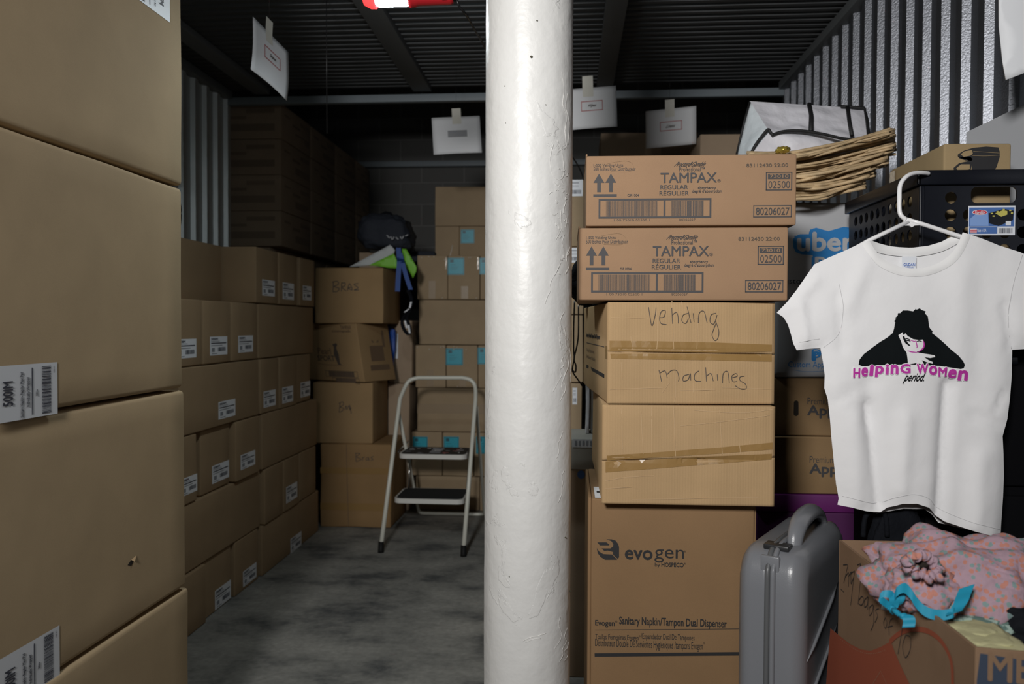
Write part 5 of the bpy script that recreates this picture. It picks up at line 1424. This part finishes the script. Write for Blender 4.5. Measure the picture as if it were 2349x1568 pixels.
V, Fc = tri_poly(BP, .022); mb = MB(); mb.add([(x, by(x, z), z) for x, z in V], [f_[::-1] for f_ in Fc], 'shirt_w', True); mb.build('back_panel', t)
# ribbed collar, front and back
def strip(P, wdt, fn, off, mt, up=False, sgn=1):
    P = spline(P, 5); V = []; F = []; k = 5
    for i, p_ in enumerate(P):
        tg = (P[min(i + 1, len(P) - 1)] - P[max(i - 1, 0)]).normalized(); n_ = Vector((tg.y, -tg.x)) * sgn
        for j in range(k):
            q_ = p_ + n_ * wdt * j / (k - 1); bul = .0022 * math.sin(math.pi * j / (k - 1))
            V.append((q_.x, fn(q_.x, q_.y) - off - bul, q_.y))
    for i in range(len(P) - 1):
        for j in range(k - 1): a = i * k + j; F.append((a, a + 1, a + k + 1, a + k))
    mb = MB(); mb.add(V, F, mt, True); return mb
nk = px2([(1993, 551), (2006, 576), (2020, 593), (2040, 605), (2062, 613), (2088, 616), (2112, 615), (2138, 608), (2160, 596), (2178, 580), (2192, 558), (2203, 534)])
o = strip(nk, .019, lambda x, z: fy(x, z), .0012, 'shirt_rib').build('collar', t)
bk = px2([(1996, 551), (2010, 554), (2030, 559), (2060, 564), (2100, 566), (2140, 561), (2170, 552), (2203, 534)])
o = strip(bk, .021, lambda x, z: by(x, z) - .004, .0, 'shirt_rib').build('collar', t)
tf = Fr((0, SY + .012, 0)); q = MB(); q.prect(tf, 2069, 588, 2102, 617, 'sticker', 0); q.ptext(tf, 'GILDAN', 2072, 603, 2099, 610, 'tag_blue', off=.001, bold=.02); q.ptext(tf, 'Softstyle', 2077, 612, 2095, 615, 'tag_blue', off=.001); q.build('neck_label', t)
# sleeve and bottom hems
def hemline(pts, off, w_=.0012, mt='seam_grey'):
    P = spline(px2(pts), 5); mb.tube([(p_.x, fy(p_.x, p_.y) - off, p_.y) for p_ in P], w_, mt, 5)
mb = MB(); hemline([(1930, 1136), (1960, 1142), (1990, 1150), (2016, 1152), (2035, 1140), (2060, 1130), (2090, 1128), (2120, 1138), (2148, 1163), (2200, 1186), (2250, 1200), (2290, 1212)], .0003, .0006)
hemline([(1833, 785), (1855, 780), (1878, 777)], .0003, .0006); hemline([(1922, 650), (1931, 700), (1925, 760), (1888, 797)], .0002, .0007); hemline([(2345, 585), (2322, 640), (2310, 700), (2312, 760), (2320, 800)], .0002, .0008)
mb.build('seam', t)
# print on the chest
G = MB()
def spoly(pts, mt, off, step=.012):
    P = [sf.px(*p_) for p_ in pts]; V, Fc = tri_poly(P, step); G.add([(x, fy(x, z) - off, z) for x, z in V], Fc, mt)
def sstroke(pts, wd, mt, off):
    P = spline(px2(pts), 5); V = []; F = []
    for i, p_ in enumerate(P):
        tg = (P[min(i + 1, len(P) - 1)] - P[max(i - 1, 0)]).normalized(); k = i / max(1, len(P) - 1); ww = wd * (.35 + .65 * math.sin(math.pi * min(max(k, .08), .92)))
        n_ = Vector((-tg.y, tg.x)) * ww / 2
        for q_ in (p_ + n_, p_ - n_): V.append((q_.x, fy(q_.x, q_.y) - off, q_.y))
    for i in range(len(P) - 1): F.append((2 * i, 2 * i + 1, 2 * i + 3, 2 * i + 2))
    G.add(V, F, mt)
def stext(s, u0, v0, u1, v1, mt, off=.0022, bold=0, shear=0, tilt=0):
    V, F = text_geo(s, bold); a = sf.px(u0, v1); b = sf.px(u1, v0); out = []
    for p_, q_, ly in V:
        p_ = (p_ + shear * q_) / (1 + shear); x = a[0] + p_ * (b[0] - a[0]); z = a[1] + q_ * (b[1] - a[1]) + tilt * (p_ - .5)
        out.append((x, fy(x, z) - off - ly * .00008, z))
    G.add(out, F, mt)
spoly([(2076, 712), (2088, 714), (2094, 708), (2096, 710), (2103, 707), (2108, 711), (2117, 714), (2115, 718), (2122, 726), (2125, 749), (2127, 753), (2133, 759), (2131, 763), (2138, 768), (2146, 774), (2160, 786), (2175, 801), (2192, 815), (2203, 828), (2207, 836), (2204, 843), (2197, 845), (2150, 838), (2112, 836), (2072, 834), (2020, 836), (1974, 839), (1965, 835), (1967, 824), (1976, 812), (1992, 799), (2012, 784), (2028, 774), (2041, 763), (2044, 752), (2046, 740), (2048, 741), (2044, 736), (2049, 731), (2046, 729), (2052, 724), (2053, 718), (2058, 718), (2064, 712)], 'print_black', .0014)
spoly([(2053, 768), (2056, 766), (2063, 761), (2063, 768), (2069, 764), (2074, 770), (2086, 777), (2100, 779), (2109, 778), (2112, 786), (2110, 796), (2102, 803), (2094, 806), (2100, 808), (2112, 810), (2126, 812), (2137, 814), (2138, 818), (2126, 820), (2112, 818), (2122, 825), (2132, 829), (2132, 833), (2122, 831), (2106, 825), (2110, 832), (2112, 838), (2104, 834), (2094, 831), (2084, 833), (2074, 834), (2073, 822), (2071, 808), (2063, 796), (2060, 786), (2057, 778)], 'shirt_w', .0024, .006)
spoly([(2068, 776), (2072, 783), (2080, 792), (2076, 792), (2068, 786), (2064, 778), (2062, 771), (2066, 770)], 'print_black', .003, None)
sstroke([(2066, 778), (2072, 776), (2080, 779)], .0022, 'print_black', .003); sstroke([(2068, 782), (2075, 780), (2080, 783)], .0025, 'print_black', .0031); sstroke([(2093, 783), (2100, 781), (2107, 783)], .0022, 'print_black', .003)
sstroke([(2110, 781), (2112, 790), (2108, 799), (2098, 806)], .0035, 'print_magenta', .003); sstroke([(2092, 780), (2094, 788), (2095, 795), (2093, 797)], .0022, 'print_magenta', .003); sstroke([(2078, 779), (2088, 782), (2093, 781)], .0018, 'print_magenta', .0028)
sstroke([(2073, 803), (2082, 806), (2096, 807)], .0024, 'print_magenta', .003)
LT = [('H', 1952, 843, 1969, 865), ('e', 1971, 841, 1987, 863), ('l', 1990, 836, 1999, 861), ('p', 2002, 838, 2021, 864), ('i', 2024, 834, 2032, 858), ('n', 2035, 835, 2053, 857), ('G', 2056, 833, 2080, 855),
      ('W', 2093, 833, 2121, 856), ('o', 2122, 837, 2143, 859), ('M', 2145, 841, 2166, 863), ('e', 2168, 845, 2188, 867), ('n', 2191, 848, 2215, 872)]
for i, (ch, a0, b0, a1, b1) in enumerate(LT):
    stext(ch, a0 - 1.5, b0 - 1.5, a1 + 1.5, b1 + 1.5, 'shirt_rib', .0022, .10); stext(ch, a0, b0, a1, b1, 'print_magenta', .0034, .042)
stext('period.', 2061, 853, 2118, 878, 'print_black', .0044, .012, .25)
G.build('chest_print', t)

t = thing('clothes_hanger', 'white plastic clothes hanger hooked over the rim of the black crate', 'hanger', PY(2110, 400, 1.97))
HY = 1.935
hp = []
for (u, v, Y) in ((2130, 398, 2.012), (2116, 396, 1.995), (2098, 397, 1.98), (2082, 403, 1.965), (2070, 415, 1.955), (2064, 430, 1.948), (2063, 455, 1.94), (2063, 480, 1.938), (2067, 494, HY), (2078, 503, HY)): hp.append(PY(u, v, Y))
mb = MB(); mb.tube(spline(hp, 5), .0052, 'hanger_w', 10); mb.build('hook', t)
mb = MB()
mb.tube([PY(2084, 508, HY), PY(1994, 551, HY), PY(1885, 612, HY + .004)], .0052, 'hanger_w', 10); mb.tube([PY(2080, 503, HY), PY(2120, 515, HY), PY(2200, 541, HY), PY(2380, 602, HY + .004)], .0052, 'hanger_w', 10)
mb.build('shoulder_arm', t)
mb = MB(); sp = Fr((0, HY - .003, 0)); V, Fc = tri_poly([sp.px(*p_) for p_ in ((2072, 497), (2083, 501), (2098, 503), (2120, 512), (2115, 516), (2098, 517), (2092, 521), (2086, 517), (2066, 517), (2074, 511))]); mb.add([(x, HY - .003, z) for x, z in V], Fc, 'hanger_w'); o = mb.build('hook_web', t); solid(o, .006, -1)

# ================================================================ grey hard case
SZ = .815
t = thing('hard_suitcase', 'silver grey hard-shell suitcase standing upright beside the open box', 'suitcase', (.52, 1.85, 0))
ang = 30
exs = Vector((math.cos(R(-ang)), math.sin(R(-ang)), 0))      # along the narrow side, left end -> right end (towards camera)
corner = Vector((.4885, 1.70, 0)); tw = .142; Ls = .41
dn = Vector((math.sin(R(ang)), math.cos(R(ang)), 0))         # along the large side, going back
cf = Fr(corner - exs * tw, exs, dn)
def case_half(x0, x1, name):
    mb = MB(); nX, nY, nZ = 8, 14, 18; V = []; F = []
    xm = (x0 + x1) / 2
    def prof(k, n): return -1 + 2 * k / n
    vid = {}
    def pt(i, j, k):
        if (i, j, k) in vid: return vid[(i, j, k)]
        a, b, c = prof(i, nX), prof(j, nY), prof(k, nZ)
        # rounded outer edges: inset grows toward the outer face
        x = x0 + (x1 - x0) * (a + 1) / 2
        outer = (a + 1) / 2 if name == 'right_shell' else (1 - a) / 2
        ins = .022 * max(0, (outer - .6) / .4) ** 2
        y = .5 * Ls + b * (.5 * Ls - ins); z = .5 * SZ + c * (.5 * SZ - ins)
        # round plan corners
        rr = .055; cy, cz = abs(y - Ls / 2) - (Ls / 2 - ins - rr), abs(z - SZ / 2) - (SZ / 2 - ins - rr)
        if cy > 0 and cz > 0:
            q_ = math.hypot(cy, cz)
            m_ = max(cy, cz)
            sc_ = m_ / q_
            y = Ls / 2 + math.copysign(Ls / 2 - ins - rr + cy * sc_, y - Ls / 2); z = SZ / 2 + math.copysign(SZ / 2 - ins - rr + cz * sc_, z - SZ / 2)
        vid[(i, j, k)] = len(V); V.append(cf.w(x, y, z + 0.0)); return vid[(i, j, k)]
    for i in range(nX):
        for j in range(nY): F.append((pt(i, j, nZ), pt(i + 1, j, nZ), pt(i + 1, j + 1, nZ), pt(i, j + 1, nZ))); F.append((pt(i, j, 0), pt(i, j + 1, 0), pt(i + 1, j + 1, 0), pt(i + 1, j, 0)))
        for k in range(nZ): F.append((pt(i, 0, k), pt(i + 1, 0, k), pt(i + 1, 0, k + 1), pt(i, 0, k + 1))); F.append((pt(i, nY, k), pt(i, nY, k + 1), pt(i + 1, nY, k + 1), pt(i + 1, nY, k)))
    for j in range(nY):
        for k in range(nZ): F.append((pt(0, j, k), pt(0, j, k + 1), pt(0, j + 1, k + 1), pt(0, j + 1, k))); F.append((pt(nX, j, k), pt(nX, j + 1, k), pt(nX, j + 1, k + 1), pt(nX, j, k + 1)))
    mb.add(V, F, 'suitcase_grey', True); o = mb.build(name, t)
    return o
L0 = case_half(0, tw * .46, 'left_shell'); R0 = case_half(tw * .50, tw, 'right_shell')
mb = MB(); sm = spline([cf.w(tw * .48, y, z) for y, z in ((.0, .06), (-.003, .3), (-.003, SZ - .1), (.006, SZ - .03), (.05, SZ + .003), (.2, SZ + .004), (Ls - .05, SZ + .003), (Ls + .0, SZ - .05), (Ls + .003, .2))], 4)
mb.tube(sm, .006, 'suitcase_trim', 8)
sm = spline([cf.w(tw * .56, y, z) for y, z in ((.0, .06), (-.003, .3), (-.003, SZ - .1), (.006, SZ - .03), (.05, SZ + .003), (.2, SZ + .004), (Ls - .05, SZ + .003))], 4)
mb.tube(sm, .006, 'suitcase_grey', 8); mb.build('seam_band', t)
mb = MB(); mb.rbox(Fr(cf.w(tw * .34, .03, SZ - .004), cf.ex, cf.ey), .055, .035, .012, 'suitcase_latch', .003, 2); mb.rbox(Fr(cf.w(tw * .36, .002, SZ - .045), cf.ex, cf.ey), .04, .01, .035, 'suitcase_grey', .003, 2); mb.build('latch', t)
mb = MB(); hs = spline([cf.w(tw * .70, y, z) for y, z in ((.09, SZ - .01), (.105, SZ + .022), (.15, SZ + .044), (.24, SZ + .046), (.31, SZ + .026), (.35, SZ - .01))], 5)
mb.tube(hs, [.015 + .006 * math.sin(math.pi * i / (len(hs) - 1)) for i in range(len(hs))], 'suitcase_grey', 12, flat=.7); mb.build('handle', t)
mb = MB()
for z0 in (.60, .50, .40, .30, .20): mb.tube([cf.w(tw + .000, .035, z0 - .02), cf.w(tw + .002, .09, z0), cf.w(tw + .002, .26, z0 + .055), cf.w(tw, .33, z0 + .075)], [.0005, .004, .004, .0005], 'suitcase_grey', 8, flat=1)
mb.build('shell_rib', R0)

# ================================================================ open box in the right foreground
zr = PY(2236, 1484, 1.15).z
A = Vector((PX(1925, 1236, .58).x, PX(1925, 1236, .58).y, zr)); A = PZ(1925, 1237, zr); B = PZ(2238, 1484, zr)
e2 = Vector((math.cos(R(-9)), math.sin(R(-9)), 0)); C = B + e2 * .46; D = A + Vector((1, 0.0, 0)) * .47
t = thing('open_box', 'large open brown box with an orange graphic and pen writing, holding cloth things', 'box', ((A.x + C.x) / 2, (A.y + C.y) / 2, 0))
lean = -.028 / .34
def wall(P0, P1, name, inward, leanx=0.0):
    ex = (P1 - P0); L = ex.length; ex.normalize(); ez = Vector((-leanx, 0, 1)); o = Vector((P0.x + leanx * zr, P0.y, 0)); ey = Vector((-ex.y, ex.x, 0)) 
    f = Fr(o, ex, ey, ez); mb = MB(); mb.rbox(f, L, .005, zr - .0, 'card_open', .0018, 10, .0015, 3); return f, L, mb.build(name, t)
fL, LL, o1 = wall(A, B, 'side_wall', 1, 0.0)
fF, LF, o2 = wall(B, C, 'front_wall', 1)
fB, LB, o3 = wall(D, A, 'back_wall', 1)
fR, LR, o4 = wall(C, D, 'side_wall', 1)
mb = MB(); mb.add([(A.x, A.y, .01), (B.x, B.y, .01), (C.x, C.y, .01), (D.x, D.y, .01)], [(0, 1, 2, 3)], 'card_open'); mb.build('box_floor', t)
q = MB()
q.poly(fL, [(1906, 1440), (1925, 1456), (1950, 1476), (1976, 1489), (1999, 1492), (2022, 1483), (2045, 1470), (2050, 1485), (2064, 1519), (2087, 1567), (2112, 1630), (1878, 1680), (1896, 1568)], 'orange_ink', .001)
q.stroke(fL, [(2042, 1472), (2058, 1457), (2078, 1446), (2101, 1442), (2130, 1447), (2156, 1465), (2175, 1493), (2185, 1525), (2187, 1575)], .0085, 'orange_ink', .0012)
for k in range(26):
    s = k / 25; a_ = (1925 + s * 105, 1464 + 36 * math.sin(math.pi * min(1, s * .72)) - 2); b_ = (a_[0] + 2.2, a_[1] + 1.2)
    q.stroke(fL, [a_, b_], .0008, 'ink_light', .0016, sp=False)
q.stroke(fL, [(2004, 1568), (2022, 1538), (2036, 1568)], .0008, 'ink_light', .0016, sp=False)
q.build('printing', t)
c8 = lambda x, y: (1680 + x * .2848, 1140 + y * .2848)
hw = MB()
for s in ([(900, 545), (935, 545), (925, 600), (905, 690)], [(918, 640), (945, 608), (942, 720)], [(942, 640), (968, 600), (965, 700)], [(988, 595), (960, 620), (962, 695), (985, 640), (990, 600), (960, 870)], [(880, 738), (905, 763)],
          [(1013, 545), (1043, 535), (1030, 568), (1052, 585), (1022, 618)], [(1060, 572), (1042, 610), (1056, 648), (1078, 610), (1060, 572)],
          [(1040, 662), (1020, 862)], [(1026, 830), (1050, 798), (1068, 825), (1048, 868), (1024, 855)], [(1100, 800), (1072, 830), (1072, 885), (1095, 860), (1102, 800), (1098, 905)], [(1140, 862), (1112, 890), (1112, 950), (1136, 920), (1145, 870), (1146, 1010), (1122, 1075)], [(1188, 895), (1162, 910), (1178, 955), (1156, 1008)],
          [(1240, 968), (1226, 1010), (1240, 1055), (1254, 1010), (1240, 968)], [(1305, 975), (1282, 990), (1270, 1040), (1272, 1110)], [(1256, 1045), (1300, 1035)], [(1380, 1050), (1342, 1262)], [(1405, 1110), (1380, 1200), (1402, 1290), (1440, 1230), (1445, 1130), (1405, 1110)]):
    hw.stroke(fL, [c8(*p_) for p_ in s], .0016, 'ink_black', .002)
hw.build('handwriting', t)
q = MB(); q.poly(fF, [(2248, 1497), (2420, 1524), (2420, 1640), (2240, 1640), (2240, 1561)], 'navy_ink', .001)
q.ptext(fF, 'MEDIUM', 2264, 1520, 2580, 1560, 'card_open', off=.002, bold=.022); q.build('printing', t)
ib = Fr(A + Vector((0, -.001, -zr)), (1, 0, 0), (0, 1, 0)); q = MB(); q.stroke(Fr((A.x, A.y - .006, 0)), [(2002, 1298), (2040, 1302)], .003, 'navy_ink', .001, sp=False); q.build('inside_mark', t)

# contents
fl_z = zr - .12
t = thing('floral_bag', 'pink flowered cotton drawstring bag lying on top of the open box', 'bag', PY(2200, 1400, 1.45))
mb = MB()
mc = Vector((.98, 1.44, .868))
cxp = PY(2200, 1318, 1.42)
def fbag(p_, d):
    # pull the left end into a gathered mouth, ripple the cloth
    k = max(0, -d.x); p_ = p_ * 1.0
    p_.z += .010 * math.sin(d.x * 9 + d.z * 4) * (1 - k) + .006 * math.sin(d.y * 14 + d.x * 6)
    p_.z -= .05 * max(0, d.x) ** 2 
    return p_
mb.blob(PY(2205, 1330, 1.44), (.155, .12, .072), 'floral', .18, 3, 72, 44, .85, 2.6, fbag); 
mb.blob(PY(2330, 1350, 1.46), (.10, .10, .085), 'floral', .22, 6, 48, 30, .9, 2.4)
mb.blob(PY(2120, 1350, 1.37), (.055, .05, .040), 'floral', .3, 9, 40, 24, .9, 3)
mb.build('bag_body', t)
mb = MB(); n = 90; c0 = PY(2117, 1296, 1.315); pts = []; rs = []
for k in range(n + 1):
    a_ = 2 * math.pi * k / n; rr = .020 + .002 * math.sin(a_ * 9); pts.append(c0 + Vector((math.cos(a_) * rr * 1.15, .006 * math.sin(a_ * 2), math.sin(a_) * rr * .8 - math.cos(a_) * .006))); rs.append(.0085 + .0028 * math.sin(a_ * 19) + .001 * math.sin(a_ * 31))
mb.tube(pts, rs, 'floral', 10); mb.build('gathered_mouth', t)
mb = MB(); mb.blob(c0 + Vector((.001, .012, 0)), (.014, .01, .008), 'hole_dark', .2, 2, 16, 10); mb.build('bag_opening', t)

t = thing('ribbon', 'bright blue ribbon knotted over the rim of the open box', 'ribbon', PY(2070, 1400, 1.34))
mb = MB()
def rb(pts, Y0, Y1, wd, wdir=(.3, .2, 1), n=6):
    s_ = spline([(u, v, 0) for u, v in pts], n); m_ = len(s_) - 1
    mb.ribbon([PY(p_[0], p_[1], Y0 + (Y1 - Y0) * i / m_ + 0.0012 * math.sin(i * .5)) for i, p_ in enumerate(s_)], wdir, wd, 'ribbon_blue', .0012)
rb([(2047, 1392), (2052, 1372), (2058, 1356), (2075, 1348), (2090, 1362), (2100, 1378), (2118, 1398), (2140, 1408), (2165, 1410), (2188, 1404)], 1.335, 1.26, .016, (.1, .1, 1))
rb([(2188, 1405), (2202, 1385), (2210, 1365), (2218, 1345)], 1.26, 1.30, .026, (1, .1, .3))
mb.build('band', t)
mb = MB(); rb([(2048, 1394), (2030, 1382), (2018, 1370), (2026, 1362), (2042, 1362), (2050, 1372), (2046, 1390)], 1.33, 1.325, .012); rb([(2048, 1394), (2062, 1386), (2068, 1372), (2062, 1358)], 1.325, 1.33, .014, (.8, .2, .3)); rb([(2042, 1362), (2050, 1368), (2052, 1380), (2047, 1396)], 1.33, 1.32, .018, (1, .2, .1)); mb.build('bow_loop', t)
mb = MB(); mb.blob(PY(2048, 1398, 1.318), (.006, .006, .007), 'ribbon_blue', .3, 1, 16, 10)
mb.tube([PY(u, v, Y) for u, v, Y in ((2048, 1398, 1.31), (2058, 1404, 1.30), (2066, 1411, 1.295), (2076, 1414, 1.285))], [.004, .0045, .004, .006], 'ribbon_blue', 8); mb.build('knot', t)
mb = MB(); rb([(2072, 1410), (2082, 1414), (2086, 1424), (2084, 1438)], 1.285, 1.275, .018, (1, -.3, .2)); mb.build('frayed_end', t)

# inner filling
t = thing('folded_cloth', 'pale yellow folded cloths in the near corner of the open box', 'cloth', PY(2240, 1480, 1.25), )
for (u, v, Y, rx, ry, rz, sd) in ((2222, 1440, 1.30, .045, .05, .009, 1), (2235, 1456, 1.275, .045, .05, .009, 2), (2262, 1470, 1.26, .048, .05, .009, 3), (2285, 1484, 1.25, .035, .04, .010, 4)):
    mb = MB(); mb.blob(PY(u, v, Y), (rx, ry, rz), 'cloth_yellow', .25, sd, 40, 18, .6, 2); mb.build('folded_layer', t)
mb = MB(); mb.blob(PY(2205, 1412, 1.36), (.07, .06, .015), 'cloth_green', .3, 3, 44, 20, .7); tag(mb.build('folded_cloth', None, PY(2205, 1412, 1.36)), 'pale green patterned cloth showing under the blue ribbon', 'cloth')
mb = MB(); mb.blob(PY(2300, 1500, 1.27), (.05, .05, .014), 'cloth_green', .3, 7, 40, 20, .7); tag(mb.build('folded_cloth', None, PY(2300, 1496, 1.27)), 'pale green patterned cloth peeking out below the yellow cloths', 'cloth')
for i, (u, v, Y, rx, rz, mt, lb) in enumerate(((2098, 1352, 1.40, .022, .010, 'foil_brown', 'crumpled brown foil wrapper nearest the gathered mouth of the pink bag'), (2120, 1368, 1.38, .026, .010, 'foil_brown', 'crumpled brown foil wrapper behind the blue ribbon'), (2138, 1384, 1.36, .018, .008, 'foil_gold', 'small crumpled gold foil wrapper beside the blue ribbon'))):
    mb = MB(); mb.blob(PY(u, v, Y), (rx, .03, rz), mt, .6, i + 2, 30, 18, .8, 4); tag(mb.build('foil_wrapper', None, PY(u, v, Y)), lb, 'wrapper', 'foil wrappers in the open box')
mb = MB(); mb.blob(PY(2053, 1342, 1.50), (.010, .008, .006), 'pink', .3, 2, 16, 10); tag(mb.build('pink_scrap', None, PY(2053, 1342, 1.50)), 'tiny bright pink scrap at the rim of the open box', 'scrap')
# dark cloth filling the box, and beyond
mb = MB(); V = []; F = []; n = 24
for j in range(n + 1):
    for i in range(n + 1):
        a_, b_ = .03 + .94 * i / n, .03 + .94 * j / n
        P_ = A.lerp(D, a_).lerp(B.lerp(C, a_), b_); V.append((P_.x, P_.y, zr - .085 + .035 * noise.noise(Vector((P_.x * 8, P_.y * 8, 3)))))
for j in range(n):
    for i in range(n): k = j * (n + 1) + i; F.append((k, k + n + 1, k + n + 2, k + 1))
mb.add(V, F, 'navy_cloth', True); o = mb.build('dark_cloth', None, (A.x + .25, A.y - .25, zr - .1)); solid(o, .03, -1); tag(o, 'dark cloth filling the open box below the pink bag', 'cloth')
t = thing('black_jacket', 'black padded cloth heap at the right edge, over the far corner of the open box', 'jacket', PY(2330, 1440, 1.33))
mb = MB(); mb.blob(PY(2345, 1432, 1.36), (.085, .07, .05), 'black_cloth', .3, 4, 44, 26, .8); mb.build('padded_cloth', t)

# black bag hanging at the left, above the left wall of boxes
mb = MB(); mb.blob(PY(368, 490, 3.5), (.072, .10, .115), 'navy_cloth', .2, 8, 36, 24, .8, zmin=ROWZ[6] + .001); t = thing('backpack', 'black backpack just visible past the tall left stack, on the wall of boxes', 'bag', (PY(368, 540, 3.5).x, 3.5, ROWZ[6])); mb.build('bag_body', t)
mb = MB(); mb.tube([PY(u, v, 3.42) for u, v in spline([(386, 430), (396, 452), (399, 500), (400, 536)], 5)], .008, 'black_cloth', 8); mb.build('strap', t)
